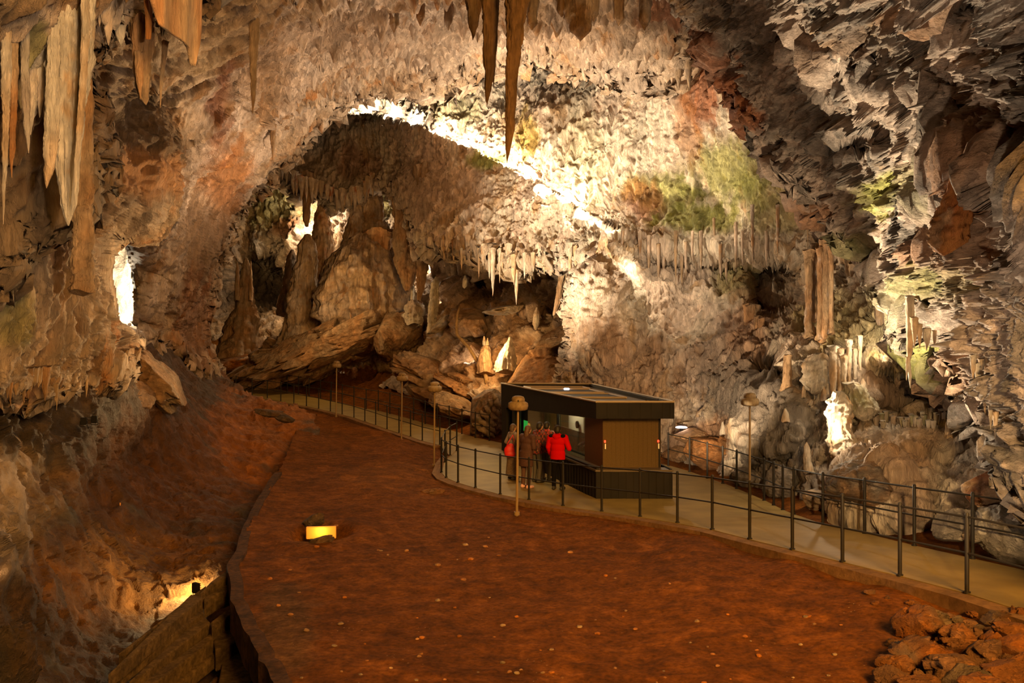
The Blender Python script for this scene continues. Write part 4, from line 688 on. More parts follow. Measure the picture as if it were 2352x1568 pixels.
for k in range(46):                                                   # fringe of the front roof over the bright wall
    x = 745+k*18.5+R.uniform(-6, 6); e = float(np.interp(x, [745, 800, 850, 930, 1010, 1100, 1170, 1250, 1320, 1400, 1480, 1560], [245, 212, 198, 182, 172, 142, 125, 118, 152, 140, 155, 170])); l = R.uniform(14, 38); w = R.uniform(5, 10)
    dd = float(np.interp(x, [745, 830, 1010, 1100, 1250, 1500, 1600], [45, 45, 43, 41, 38, 35, 31]))
    formation('stalactite', [(x, e-30, w*1.5), (x, e-6, w), (x+1, e+l, .4)], dd, (PINK*.9, TAN*1.1), .2, .12, group='fringe of the front roof edge', label='short pointed stalactite in the fringe where the front roof meets the bright wall', seg=12)
for k in range(30):                                                   # drips of the roof over the rear chamber
    x = 640+k*11+R.uniform(-4, 4); e = float(np.interp(x, [640, 690, 735, 770, 830, 850, 885, 930, 970], [395, 430, 440, 462, 455, 425, 420, 462, 540])); l = R.uniform(10, 34); w = R.uniform(3, 6)
    formation('stalactite', [(x, e-26, w*1.6), (x, e-4, w), (x, e+l, .4)], 56.0, (TAN, PINK*.8, RUST*1.2), .2, .1, group='fringe over the rear chamber', label='stalactite fringing the roof over the rear chamber', seg=10)
for k in range(30):                                                   # bottom fringe of the left wall
    x = 15+k*9.5+R.uniform(-4, 4); e = float(np.interp(x, [0, 60, 180, 240, 290], [896, 890, 880, 872, 845])); l = R.uniform(10, 55); w = R.uniform(4, 8)
    dd = float(np.interp(x, [0, 100, 200, 290], [14.8, 16.3, 20.2, 22])); formation('stalactite', [(x, e-45, w*1.5), (x, e-10, w), (x, e+l-15, .4)], dd, (TAN*.9, BROWN*1.6), .2, .06, group='bottom fringe of the left wall', label='brown drip tip in the fringe along the bottom of the left wall', seg=12)
formation('stalactite', [(131, 880, 3), (131, 910, 2), (130, 942, .4)], 16.5, (TAN, TAN*1.2), .1, .05, label='thin pale stalactite in the dark under the left wall', seg=10)
formation('stalactite', [(199, 860, 3), (199, 890, 2.5), (198, 912, .4)], 19.5, (TAN, TAN*1.2), .1, .05, label='second thin stalactite in the dark under the left wall, further right', seg=10)

# ------------------------------------------------------------------ boulders and loose rock
boulder('boulder', 345, 868, 27, 98, 42, -38, (TAN*.65, BROWN*1.3), 'long tilted rock slab lying against the foot of the pillar at left', sub=6, dz=1.4)
boulder('boulder', 270, 905, 25, 70, 40, -30, (BROWN, BROWN*1.3), 'low brown rock beneath the long tilted slab', sub=5, dz=1.2)
boulder('boulder', 760, 795, 56.5, 190, 50, 20, (TAN*.8, BROWN*1.5), 'huge slanting boulder below the great stalagmite', sub=7, dz=4.5, amp=.5, facet=.22)
boulder('boulder', 560, 838, 61, 70, 26, 6, (BROWN*1.4, SOIL), 'low brown mound at the base of the broad stalagmite in the rear chamber', sub=6, dz=2.5)
boulder('boulder', 660, 790, 60, 60, 26, 14, (BROWN*1.4, TAN*.7), 'lumpy rock at the foot of the rounded column stalagmite', sub=6, dz=2.5)
boulder('boulder', 905, 765, 55, 60, 44, 40, (TAN*.9, BROWN*1.4), 'rounded end rock at the upper right of the huge slanting boulder', sub=6, dz=3)
boulder('boulder', 640, 845, 59, 75, 26, 12, (TAN*.8, BROWN*1.4), 'low rock at the left foot of the huge slanting boulder', sub=5, dz=3)
boulder('boulder', 990, 860, 48.5, 105, 34, -28, (TAN*.75, BROWN*1.3), 'sloping rock mass behind the second lamp post', sub=6, dz=3)
boulder('boulder', 940, 850, 51, 40, 24, -10, (TAN*.75, BROWN*1.3), 'angular rock at the right edge of the dark recess', sub=5, dz=2)
boulder('boulder', 1050, 890, 45, 58, 30, -15, (BROWN*1.1, ORG*.3+BROWN*.8), 'brown rock in front of the brightly lit gap', sub=6, dz=2.4)
boulder('boulder', 1045, 935, 42.5, 70, 26, -24, (TAN*.7, BROWN*1.2), 'rubbly rock bank left of the leaning layered boulder', sub=5, dz=2)
boulder('boulder', 985, 905, 47, 60, 22, -20, (TAN*.8, BROWN*1.2), 'rough rock bank behind the far left railing', sub=5, dz=2)
boulder('boulder', 1270, 870, 41, 120, 55, 8, (ORG*.25+BROWN, BROWN*1.2), 'wide brown rock mass right behind the kiosk roof', sub=6, dz=2)
boulder('boulder', 1270, 800, 42.5, 62, 34, 35, (TAN*.7, BROWN*1.2), 'jagged ledge rock right of the white cone stalagmite', sub=6, dz=1.6)
boulder('boulder', 1080, 745, 47.5, 50, 36, 0, (BROWN*1.3, TAN*.8), 'smooth brown rounded rock in the middle of the dark chamber', sub=5, dz=2)
boulder('boulder', 1160, 712, 46, 52, 12, 4, (TAN*1.1, PALE*.7), 'thin shelf of pale rock jutting out in the dark chamber', sub=5, dz=1.4)
boulder('boulder', 1020, 745, 50, 30, 16, 30, (TAN*1.2, PALE*.7), 'small pale rock right of the white column', sub=5, dz=1)
# leaning layered boulder behind the kiosk
lay = empty('layered_boulder', P(1115, 950, 38.0), 'leaning grey boulder with long parallel ridges beside the kiosk', 'boulder')
o = boulder('body', 1112, 950, 38.0, 60, 46, 50, (GREY*1.4, BROWN*1.3), sub=6, dz=1.3); o.location = P(1122, 945, 38.4)-lay.location; o.parent = lay; del o['category']
for k in range(6):
    t = k/5; a = P(1090+30*t+k*3, 975-65*t, 37.1); b = P(1130+16*t, 1000-62*t, 36.9)
    bm = bmesh.new(); a2 = a-lay.location; b2 = b-lay.location
    add_tube(bm, [a2+(b2-a2)*q*1.0+Vector((0, .06*math.sin(q*9+k), .05*math.sin(q*14+k*2))) for q in np.linspace(-.15, 1.15, 9)], [.04, .10, .13, .11, .13, .12, .13, .1, .05], 9); bm_obj('ridge', bm, rock_mat('ridge_rock', 3, 1, .05, attr=False, col=(.34, .24, .14)) if k == 0 else bpy.data.materials['ridge_rock'], lay, True)
boulder('boulder', 1995, 1120, 18.6, 92, 62, 0, (GREY*.9, BROWN*1.2), 'big smooth domed boulder behind the right-hand railing', sub=6, amp=.1, dz=.9)
boulder('boulder', 2190, 1205, 15.9, 52, 36, 20, (PALE*.7, GREY*1.3), 'pale creased boulder at the foot of the right wall', sub=6, dz=.4)
boulder('boulder', 2232, 1228, 15.5, 20, 16, 0, (TAN*1.2, PALE*.7), 'small tan stone in front of the pale creased boulder', sub=5)
boulder('boulder', 2285, 1125, 15.3, 60, 44, 15, (TAN*1.1, RUST, BROWN), 'rust and cream boulder under the right-hand roof edge', sub=6, dz=.5)
boulder('boulder', 2320, 1225, 14.6, 62, 70, -12, (GREY*1.1, PALE*.6), 'dark creased boulder at the far right edge behind the railing', sub=6, dz=.6)
boulder('boulder', 1590, 1005, 30.5, 44, 20, -6, (TAN*1.2, ORG*.3+TAN*.7), 'smooth tan boulder behind the railing right of the kiosk', sub=6, amp=.06, dz=.8)
boulder('boulder', 1650, 1050, 29, 90, 40, -10, (ORG*.5+BROWN*.6, BROWN*1.3), 'reddish rock bank behind the railing right of the kiosk', sub=6, dz=.9)
boulder('boulder', 1560, 1040, 32, 36, 22, 0, (TAN, BROWN*1.3), 'small light rock beside the kiosk rear corner', sub=5, dz=.8)
boulder('boulder', 1712, 1098, 25.6, 34, 26, 10, (GREY*1.5, PALE*.5), 'grey angular rock at the wall foot behind the right lamp post', sub=6, dz=.6)
boulder('boulder', 1790, 1110, 23.6, 40, 34, -20, (GREY*1.4, GREY), 'grey angular rock at the wall foot right of the lamp post', sub=6, dz=.6)
boulder('boulder', 1870, 1145, 20.6, 30, 22, 10, (TAN, GREY*1.2), 'small rock left of the big domed boulder', sub=5, dz=.5)
boulder('rock', 620, 948, 34.5, 34, 9, -8, (DARK*1.5, BROWN*.7), 'flat dark rock lying on the red soil left of the far walkway', cat='rock')
boulder('rock', 655, 962, 33, 22, 9, -5, (DARK*1.5, BROWN*.7), 'second dark rock just right of the flat dark rock', cat='rock')
boulder('rock', 990, 1133, 24.3, 30, 11, 8, (SOIL*.8, BROWN), 'reddish rock ledge below the corner of the kerb', cat='rock')
boulder('boulder', 8, 1540, 9.0, 52, 95, 0, (DARK*.7, BROWN*.4), 'dark rock silhouetted in the bottom left corner', sub=6, dz=.35)
bm = bmesh.new(); add_bar(bm, (0, 0, -.1), (0, 0, .06), .014, 8); mk = bm_obj('marker', bm, mat('orange_marker', (.8, .3, .05), .5)); mk.location = on_wall(276, 1160, 19, bvh('wall_left_lower')); tag(mk, 'tiny orange marker stake on the dark slope at left', 'marker')
bm = bmesh.new(); rib = [P(x, y, d) for x, y, d in ((1056, 705, 46.5), (1050, 722, 46.2), (1048, 748, 45.8), (1050, 770, 45.3), (1062, 782, 44.9), (1078, 800, 44.5), (1090, 820, 44.0), (1104, 842, 43.6), (1116, 862, 43.2), (1119, 880, 43))]; c0 = rib[5].copy()
add_tube(bm, [p-c0 for p in rib], [.05, .07, .08, .08, .09, .09, .1, .1, .11, .12], 9); rb = bm_obj('rock_rib', bm, rock_mat('rib_rock', 3, 1, .05, attr=False, col=(.42, .25, .10)), None, True); rb.location = c0; tag(rb, 'long curving pale rib of rock running down to the bright gap', 'rock')
# floor lamp pit
boulder('rock', 722, 1196, 19.3, 26, 15, 22, (DARK*1.4, BROWN*.6), 'dark block behind the glowing lamp pit in the floor', cat='rock', dz=.2)
boulder('rock', 736, 1243, 17.6, 36, 12, 12, (DARK*1.3, BROWN*.6), 'dark stone in front of the glowing lamp pit in the floor', cat='rock', dz=.14)
pit = empty('floor_lamp', P(735, 1222, 18.3)+Vector((0, 0, -.05)), 'sunken lamp glowing orange in a pit in the red floor', 'floor lamp')
bm = bmesh.new(); add_box(bm, (0, .12, .02), (.62, .06, .26), .12, .01); bm_obj('reflector', bm, mat('orange_reflector', (.85, .42, .08), .6), pit)
bm = bmesh.new(); add_box(bm, (0, -.12, -.12), (.4, .16, .1), .1, .015); bm_obj('housing', bm, M_BLACK, pit)
l = bpy.data.lights.new('pit_light', 'POINT'); l.energy = 6; l.color = (1, .55, .12); l.shadow_soft_size = .04; lo = bpy.data.objects.new('pit_light', l); COL.objects.link(lo); lo.parent = pit; lo.location = (.02, -.08, .05)
# rubble, lower right
rub = [(2120, 1440, 60, 40), (2190, 1465, 34, 32), (2240, 1462, 22, 18), (2105, 1510, 62, 30), (2180, 1535, 56, 34), (2060, 1525, 46, 22), (2290, 1425, 34, 20), (2230, 1440, 24, 14), (2320, 1450, 34, 22), (2330, 1490, 46, 26), (2260, 1500, 44, 30), (2150, 1480, 20, 9), (2210, 1560, 50, 30), (2300, 1550, 50, 34), (2050, 1560, 40, 22), (2200, 1425, 16, 10), (2150, 1418, 22, 12), (2340, 1415, 26, 16), (2280, 1470, 26, 16), (2350, 1530, 40, 26), (2120, 1580, 50, 24), (2250, 1590, 60, 28), (2010, 1385, 9, 5), (2098, 1386, 14, 6), (2038, 1372, 6, 5), (1998, 1360, 12, 6)]
BVF = bvh('floor')
rub += [(R.uniform(2050, 2340), R.uniform(1400, 1560), R.uniform(10, 26), R.uniform(7, 16)) for _ in range(26)]
for k, (x, y, rx, ry) in enumerate(rub):
    dd = on_wall(x, min(y+ry*.55, 1760), 9.5, BVF).y
    boulder('rock', x, y, dd, rx*1.05, ry*1.15, R.uniform(-15, 15), (SOIL*.5+BROWN*.15, TAN*.15+SOIL*.25) if k % 3 else (TAN*.3, SOIL*.6), 'reddish-brown rock in the rubble heap at the lower right', 'rubble heap at the lower right', 'rock', sub=5, dz=min(.35, rx/F*dd*.8), amp=.45, facet=.4)
for k in range(110):                                                  # loose stones on the soil
    x = R.uniform(620, 1980); y = R.uniform(1180, 1560) if k % 3 else R.uniform(1400, 1568)
    dd = on_wall(x, y+1, 12, BVF).y; rr = R.uniform(2, 6)
    if in_poly(np.array([P(x, y, dd).x]), np.array([dd]), path_xy)[0] or y < 1180+max(0, (x-1100))*.27+25: continue
    boulder('pebble', x, y, dd, rr*1.3, rr*.7, 0, (TAN*.9, SOIL*1.6), 'small loose stone lying on the red soil in the foreground', 'loose stones on the red soil', 'pebble', sub=2)

# stone steps and retaining edge, lower left
M_STEP = rock_mat('worn_stone', 4, 1, .10, .9, .15, .6, False, (.25, .145, .05))
def slab(corners, z, h, label, name='step'):
    """tread outline given by what it looks like from the viewpoint, at height z"""
    bm = bmesh.new(); pts = [P(x, y, (CZ-z)*F/(y-CY)) for x, y in corners]
    add_prism(bm, [(p.x, p.y) for p in pts], z-h, z); bmesh.ops.bevel(bm, geom=bm.edges[:], offset=.02, segments=1, affect='EDGES')
    c = sum(pts, Vector())/len(pts); bmesh.ops.translate(bm, verts=bm.verts[:], vec=-c); o = bm_obj(name, bm, M_STEP); o.location = c
    return tag(o, label, 'step' if name == 'step' else 'kerb')
st = empty('staircase', P(520, 1440, 14), 'worn stone staircase descending into the hollow at the lower left', 'staircase')
def part_slab(corners, z, h, name='step'):
    o = slab(corners, z, h, None, name); o.location = Vector(o.location)-st.location; o.parent = st
    for k in ('category', 'label'):
        if k in o: del o[k]
def zc(x, y): return (200+x*.2381, 1230+y*.2381)
part_slab([zc(1180, 450), zc(1405, 290), zc(1405, 370), zc(1190, 480), zc(1080, 560)], -.02, .3)
part_slab([zc(1120, 600), zc(1405, 430), zc(1410, 500), zc(1250, 560), zc(1130, 640)], -.15, .3)
part_slab([zc(1190, 830), zc(1440, 640), zc(1470, 700), zc(1205, 890)], -.32, .35)
part_slab([zc(1215, 985), zc(1465, 800), zc(1580, 960), zc(1240, 1100)], -.52, .35)
part_slab([zc(1300, 1240), zc(1590, 1010), zc(1745, 1120), zc(1750, 1250), zc(1500, 1500), zc(1250, 1500)], -.72, .4)
for a, b, c, d, z in (((1120, 690), (1125, 740), (250, 1360), (230, 1330), -.26), ((1000, 560), (1120, 590), (330, 1240), (200, 1330), -.08), ((1200, 930), (1220, 1000), (640, 1430), (500, 1430), -.46), ((1240, 1090), (1250, 1140), (800, 1480), (700, 1480), -.66), ((1150, 480), (1000, 600), (400, 1080), (300, 1130), -.2), ((1120, 760), (1190, 830), (560, 1320), (400, 1400), -.34)):
    part_slab([zc(*a), zc(*b), zc(*c), zc(*d)], z, .22, 'side_slab')
edge = [P(x, y, (CZ-z)*F/(y-CY)) for x, y, z in ((640, 1085, .26), (600, 1150, .2), (572, 1205, .16), (556, 1260, .14), (538, 1300, .12), (548, 1380, .16), (575, 1440, .2), (605, 1490, .22), (640, 1545, .24), (668, 1600, .25), (700, 1700, .25))]
edge = [edge[0].lerp(edge[1], 0)]+[a.lerp(b, t)+Vector((R.uniform(-.025, .025), R.uniform(-.03, .03), R.uniform(-.02, .02))) for a, b in zip(edge, edge[1:]) for t in (0, .2, .4, .6, .8)]+[edge[-1]]
edge = [p+Vector((.10, 0, 0)) for p in edge]
tag(strip('retaining_wall', edge, .2, .5, .03, -1, rock_mat('retaining_stone', 4, 1, .06, .9, .2, .7, False, (.13, .05, .012))), 'crooked stone retaining edge between the red floor and the hollow', 'retaining wall')

# ------------------------------------------------------------------ railings
M_RAIL = mat('dark_steel', (.014, .010, .006), .6, .0, spec=.3)
def railing(pts, label, r=.028):
    root = empty('railing', pts[0], label, 'railing'); o0 = pts[0]
    bm = bmesh.new(); add_bar(bm, (0, 0, 0), (0, 0, 1.08), r, 10); add_bar(bm, (0, 0, 1.08), (0, 0, 1.11), r*1.15, 10, r*.6); add_bar(bm, (0, 0, -.12), (0, 0, .02), r*1.6, 10)
    p0 = bm_obj('post', bm, M_RAIL, root, False)
    for i, p in enumerate(pts):
        q = p0 if i == 0 else p0.copy()
        if i: COL.objects.link(q); q.parent = root
        q.location = p-o0
    for nm, h in (('top_rail', 1.05), ('middle_rail', .55)):
        bm = bmesh.new(); add_tube(bm, [p-o0+Vector((0, 0, h)) for p in pts], .016, 8); bm_obj(nm, bm, M_RAIL, root, True)
    return root
IN = lambda L, dx=0, dy=0: [on_path(x+dx, y+dy) for x, y in L]
railing(IN(NEAR_R, 0, -1)+IN(CORNER, 1, -1)[1:], 'dark steel railing along the near edge of the walkway, curling round by the kiosk', .03)
railing(IN(NEAR_L, 0, -1), 'dark steel railing along the near side of the far left walkway')
railing(IN(FAR_L, 0, 1), 'dark steel railing along the far side of the left walkway')
railing(IN(FAR_R, 0, 1), 'dark steel railing along the rock side of the walkway right of the kiosk', .03)
railing([P(518, 860, 62), P(536, 861, 62), P(555, 863, 62), P(576, 864, 61), P(598, 866, 61)], 'faint distant railing on the red slope beyond the left walkway')

# ------------------------------------------------------------------ lamp posts
M_POLE = mat('pale_post', (.26, .16, .06), .6); M_SHADE = mat('old_shade', (.28, .18, .075), .7, noise=(14, (.18, .11, .045)))
def make_lamp_post(h=2.78):
    root = empty('lamp_post', (0, 0, 0), 'x', 'lamp post')
    bm = bmesh.new(); add_bar(bm, (0, 0, -.2), (0, 0, h-.25), .034, 10, .026); add_bar(bm, (0, 0, -.05), (0, 0, .03), .07, 12); bm_obj('pole', bm, M_POLE, root)
    bm = bmesh.new(); add_lathe(bm, [(.03, -.30), (.17, -.31), (.225, -.28), (.245, -.20), (.235, -.13), (.18, -.10), (.16, -.09)], (0, 0, h), 28); bm_obj('lamp_shade', bm, M_SHADE, root, True)
    bm = bmesh.new(); add_lathe(bm, [(.165, -.10), (.16, -.03), (.13, .02), (.07, .04), (.01, .045)], (0, 0, h), 28); bm_obj('cap', bm, M_SHADE, root, True)
    bm = bmesh.new(); add_bar(bm, (0, -.168, h-.05), (0, -.168, h-.26), .012, 6); bm_obj('cable', bm, M_BLACK, root)
    return root
lp = make_lamp_post(); pole_xy = [(1187, 1173, .0, 'tall pale lamp post with mushroom shade standing in front of the kiosk'), (922, 1007, .0, 'lamp post with mushroom shade, second nearest, left of the kiosk'), (772, 953, .3, 'distant lamp post in front of the slanting boulder at left'), (997, 1064, .0, 'thin lamp post rising in front of the layered boulder'), (1722, 1140, .0, 'lamp post standing against the grey wall right of the kiosk')]
for i, (x, y, z, lb) in enumerate(pole_xy):
    o = lp if i == 0 else copy_tree(lp); p = on_path(x, y); o.location = p+Vector((0, 0, -.05)); o['label'] = lb
    o.rotation_euler = (0, .012, .3*i)
# ------------------------------------------------------------------ kiosk
KA = Vector((2.22, 22.9, 0)); KB = Vector((4.26, 22.9, 0)); KL = Vector((-.41, 33.0, 0)); KK = Vector((3.0, 32.6, 0))
KU = (KL-KA).normalized(); KN = Vector((-KU.y, KU.x, 0))*-1; Z0 = .02
kc = Vector((2.2, 27.5, Z0)); kiosk = empty('kiosk', kc, 'dark flat-roofed ticket kiosk with beige panels and a lit window', 'kiosk')
M_KDARK = mat('charcoal_cladding', (.012, .008, .0045), .7, noise=(3, (.008, .0055, .003)), spec=.25); M_KBEIGE = mat('beige_panel', (.115, .068, .02), .7, noise=(40, (.09, .053, .015)), spec=.2)
M_KBROWN = mat('brown_panel', (.12, .05, .015), .6, noise=(30, (.095, .04, .012))); M_KROOF = mat('roof_felt', (.11, .08, .05), .8, noise=(5, (.08, .058, .036))); M_KRIM = mat('roof_rim', (.36, .27, .17), .5)
M_GLASS = mat('window_glass', (.9, .9, .88), .04, trans=1.0); M_KIN = mat('inside_wall', (.42, .36, .20), .8, noise=(4, (.34, .29, .15))); M_WHITEP = mat('white_board', (.85, .80, .66), .6)
def s2(s, inn=0.0, z=0.0): return KA+KU*s+KN*inn+Vector((0, 0, z))
def face(bm, a, b, z0a, z1a, z0b=None, z1b=None, th=.06, ins=1):
    """upright panel between plan points a and b"""
    z0b = z0a if z0b is None else z0b; z1b = z1a if z1b is None else z1b
    t = (b-a); t.z = 0; nn = Vector((t.y, -t.x, 0)).normalized()*th*ins
    q = [a-kc, b-kc, b+nn-kc, a+nn-kc]; add_prism(bm, [(p.x, p.y) for p in q], [z0a-Z0, z0b-Z0, z0b-Z0, z0a-Z0], [z1a-Z0, z1b-Z0, z1b-Z0, z1a-Z0])
def ribs(bm, a, b, z0, z1, n, w=.022, out=.014, z1b=None):
    z1b = z1 if z1b is None else z1b
    for k in range(n+1):
        f = k/n; p = a.lerp(b, f)-kc; ang = math.atan2(b.y-a.y, b.x-a.x); zt = z1+(z1b-z1)*f; add_box(bm, (p.x, p.y, (z0+zt)/2-Z0), (w, out*2, zt-z0), ang)
bm = bmesh.new(); face(bm, KB-Vector((.05, 0, 0)), KA, Z0, .78, ins=1); face(bm, KA, s2(8.8), Z0, .88, th=.06, ins=1); face(bm, KB-Vector((.05, 0, 0)), KK, Z0, .85, ins=-1)
ribs(bm, KA, KB-Vector((.05, 0, 0)), Z0, .76, 10); ribs(bm, KA, s2(8.8), Z0, .76, 36); bm_obj('base_cladding', bm, M_KDARK, kiosk)
bm = bmesh.new(); q = [KA-Vector((.03, .04, 0)), KB+Vector((-.02, -.04, 0)), KB+Vector((-.1, .45, 0)), KA+Vector((.3, .45, 0)), s2(8.8, .3), s2(8.8, -.03)]
add_prism(bm, [((p-kc).x, (p-kc).y) for p in q], .78-Z0, .83-Z0); bm_obj('counter', bm, mat('counter_top', (.09, .06, .03), .4), kiosk)
A2 = Vector((2.43, 23.3, 0)); B2 = Vector((3.98, 23.3, 0))
for k in range(3):
    bm = bmesh.new(); a = A2.lerp(B2, (0, .23, .62)[k]+.004); b = A2.lerp(B2, (.23, .62, 1)[k]-.004); face(bm, b, a, .83, 2.2, ins=1)
    ribs(bm, a, b, .83, 2.2, (3, 5, 5)[k], .012, .006); bm_obj('beige_panel', bm, M_KBEIGE, kiosk)
bm = bmesh.new(); face(bm, A2, A2+KU*1.45, .83, 2.2, th=.06, ins=1); bm_obj('brown_panel', bm, M_KBROWN, kiosk)
bm = bmesh.new(); face(bm, B2, KK-Vector((.28, 0, 0)), .83, 2.3, ins=-1); face(bm, KK, KL+Vector((.5, 0, 0)), Z0, 2.5, ins=1); bm_obj('rear_wall', bm, M_KDARK, kiosk)
bm = bmesh.new(); face(bm, s2(9.75, .02), s2(10.44, .02), Z0, 2.5, th=.25, ins=1); face(bm, s2(8.8, .05), s2(9.0, .05), Z0, 2.3, th=.2, ins=1); bm_obj('end_wall', bm, M_KDARK, kiosk)
bm = bmesh.new(); face(bm, s2(9.0, .35), s2(9.75, .35), Z0, 2.2, th=.05, ins=1); dr = bm_obj('doorway_sheet', bm, mat('doorway_dark', (.012, .011, .01), .4), kiosk)  # black sheet painting the darkness of the open doorway
# fascia with a deeper left end
bm = bmesh.new(); face(bm, KB, KA, 2.17, 2.6, th=.1, ins=1); face(bm, KA, KL, 2.17, 2.6, 1.72, 2.6, th=.1, ins=1); face(bm, KB, KK, 2.17, 2.6, ins=-1, th=.1); face(bm, KL, KK, 2.1, 2.6, ins=-1, th=.1)
ribs(bm, KA, KB, 2.175, 2.59, 7, .018, .008); bm_obj('fascia', bm, M_KDARK, kiosk)
bm = bmesh.new(); kcc = (KA+KB+KK+KL)/4; q = [p.lerp(kcc, .03)-kc for p in (KA, KB, KK, KL)]; add_prism(bm, [(p.x, p.y) for p in q], 2.42-Z0, 2.50-Z0); roof = bm_obj('roof', bm, M_KROOF, kiosk)
bm = bmesh.new()
for a, b in ((KA, KB), (KB, KK), (KK, KL), (KL, KA)):
    a = a-kc; b = b-kc; a.z = b.z = 2.615-Z0; add_bar(bm, a, b, .028, 8)
bm_obj('roof_rim', bm, M_KRIM, kiosk)
def rp(u, v): return KA.lerp(KB, u).lerp(KL.lerp(KK, u), v)-kc
for (u0, u1, v0, v1) in ((.12, .8, .30, .50), (.15, .8, .56, .76), (.2, .85, .82, .93)):
    bm = bmesh.new(); ps = [rp(u0, v0), rp(u1, v0), rp(u1, v1), rp(u0, v1)]
    for a, b in zip(ps, ps[1:]+ps[:1]):
        a = a.copy(); b = b.copy(); a.z = b.z = 2.53-Z0; add_bar(bm, a, b, .035, 4)
    f = bm_obj('roof_hatch', bm, M_KRIM, kiosk); bm = bmesh.new(); add_prism(bm, [(p.x, p.y) for p in ps], 2.50-Z0, 2.52-Z0); bm_obj('hatch_panel', bm, M_KDARK, f)
bm = bmesh.new(); ps = [rp(.02, .03), rp(.98, .03), rp(.98, .2), rp(.02, .2)]; add_prism(bm, [(p.x, p.y) for p in ps], 2.50-Z0, 2.515-Z0); bm_obj('roof_sheet', bm, mat('pale_roof_sheet', (.30, .21, .14), .6), kiosk)
bm = bmesh.new(); add_box(bm, tuple(Vector((1.9, 30.3, 2.55))-kc), (.2, .12, .06), 0, .02); bm_obj('roof_light', bm, mat('cool_lamp', (.8, .85, 1), .4, emit=(.75, .82, 1), es=6), kiosk)
for x in (1484, 1512):
    bm = bmesh.new(); a = Vector(((x-CX)/F*22.95, 22.95, 2.58))-kc; add_bar(bm, a, a+Vector((0, 0, .12)), .01, 6); bm_obj('antenna', bm, M_KDARK, kiosk)
# windows
for s0, s1, wn in ((1.62, 4.22, 'window_pane'), (4.32, 8.8, 'window_pane')):
    bm = bmesh.new(); za, zb = 2.17-(s0/10.44)*.45, 2.17-(s1/10.44)*.45; face(bm, s2(s0, .32), s2(s1, .32), .83, za+.02, .83, zb+.02, th=.012, ins=1); bm_obj(wn, bm, M_GLASS, kiosk)
bm = bmesh.new(); p = s2(4.27, .3)-kc; add_box(bm, (p.x, p.y, 1.5-Z0), (.07, .07, 1.4), math.atan2(KU.y, KU.x)); bm_obj('mullion', bm, M_KDARK, kiosk)
bm = bmesh.new(); face(bm, s2(1.5, 1.5), s2(9.7, 1.5), Z0, 2.42, th=.05, ins=1); iw = bm_obj('inside_wall', bm, M_KIN, kiosk)
bm = bmesh.new(); face(bm, s2(2.75, .62), s2(4.15, .62), 1.50, 1.94, th=.02, ins=1); wb = bm_obj('notice_board', bm, M_WHITEP, kiosk)
bm = bmesh.new(); p = s2(3.15, .58, 1.73)-kc; add_bar(bm, p+Vector((0, 0, -Z0)), p+Vector((0, 0, -Z0))-KN*.05, .11, 24); bm_obj('loudspeaker', bm, M_BLACK, kiosk)
bm = bmesh.new(); face(bm, s2(1.9, .6), s2(5.6, .6), .83, 1.50, th=.02, ins=1); bm_obj('lower_board', bm, mat('dark_green_board', (.05, .058, .045), .5, noise=(9, (.11, .125, .09))), kiosk)
bm = bmesh.new(); face(bm, s2(8.25, .42), s2(8.72, .42), .98, 1.36, th=.03, ins=1); bm_obj('screen', bm, mat('green_screen', (.02, .2, .03), .4, emit=(.05, .9, .12), es=.55), kiosk)
bm = bmesh.new(); face(bm, s2(7.95, .42), s2(8.2, .42), 1.02, 1.3, th=.03, ins=1); bm_obj('screen', bm, mat('yellow_screen', (.5, .3, .03), .4, emit=(1, .55, .05), es=.4), kiosk)
bm = bmesh.new(); p = s2(4.5, 1.1, 2.40)-kc; add_box(bm, (p.x, p.y, p.z-Z0), (.1, 2.4, .04), math.atan2(KU.y, KU.x)-math.pi/2); bm_obj('strip_fill', bm, mat('strip_fill', (1, .9, .6), .5, emit=(1, .86, .5), es=5), kiosk)  # glowing strip added out of sight to light the interior
for x, z, k in ((1389.5, 1.55, 0), (1512, 1.56, 1)):
    p = Vector(((x-CX)/F*23.24, 23.24, z))-kc-Vector((0, 0, Z0)); bm = bmesh.new(); add_box(bm, tuple(p), (.05, .03, .07), 0, .01); bm_obj('red_light', bm, mat('red_lamp', (.8, .05, .02), .4, emit=(1, .06, .02), es=2.2) if k == 0 else bpy.data.materials['red_lamp'], kiosk)
    bm = bmesh.new(); add_box(bm, tuple(p-Vector((-.01, 0, .13))), (.035, .02, .14), 0); bm_obj('sticker', bm, M_WHITEP, kiosk)
l = bpy.data.lights.new('kiosk_fill', 'POINT'); l.energy = 30; l.color = (1, .86, .5); l.shadow_soft_size = .1; lo = bpy.data.objects.new('kiosk_fill', l); COL.objects.link(lo); lo.parent = kiosk; lo.location = s2(3.4, .34, 2.30)-kc  # unseen point light added to brighten the interior
l = l.copy(); l.energy = 14; lo = bpy.data.objects.new('kiosk_fill', l); COL.objects.link(lo); lo.parent = kiosk; lo.location = s2(6.0, .6, 2.3)-kc  # second added point light, further along the window
# white oval lamp on the smooth boulder
ol = empty('oval_lamp', P(1565, 981, 30.6), 'small white oval lamp glowing on the tan boulder right of the kiosk', 'lamp')
bm = bmesh.new(); add_lathe(bm, [(.02, -.03), (.19, -.02), (.21, .0), (.16, .03), (.02, .045)], (0, 0, 0), 24); bm_obj('diffuser', bm, mat('white_lamp', (1, .95, .95), .4, emit=(1, .86, .9), es=6), ol, True)
bm = bmesh.new(); add_lathe(bm, [(.03, -.16), (.07, -.12), (.06, -.04), (.12, -.03)], (0, 0, 0), 16); bm_obj('stand', bm, M_BLACK, ol)
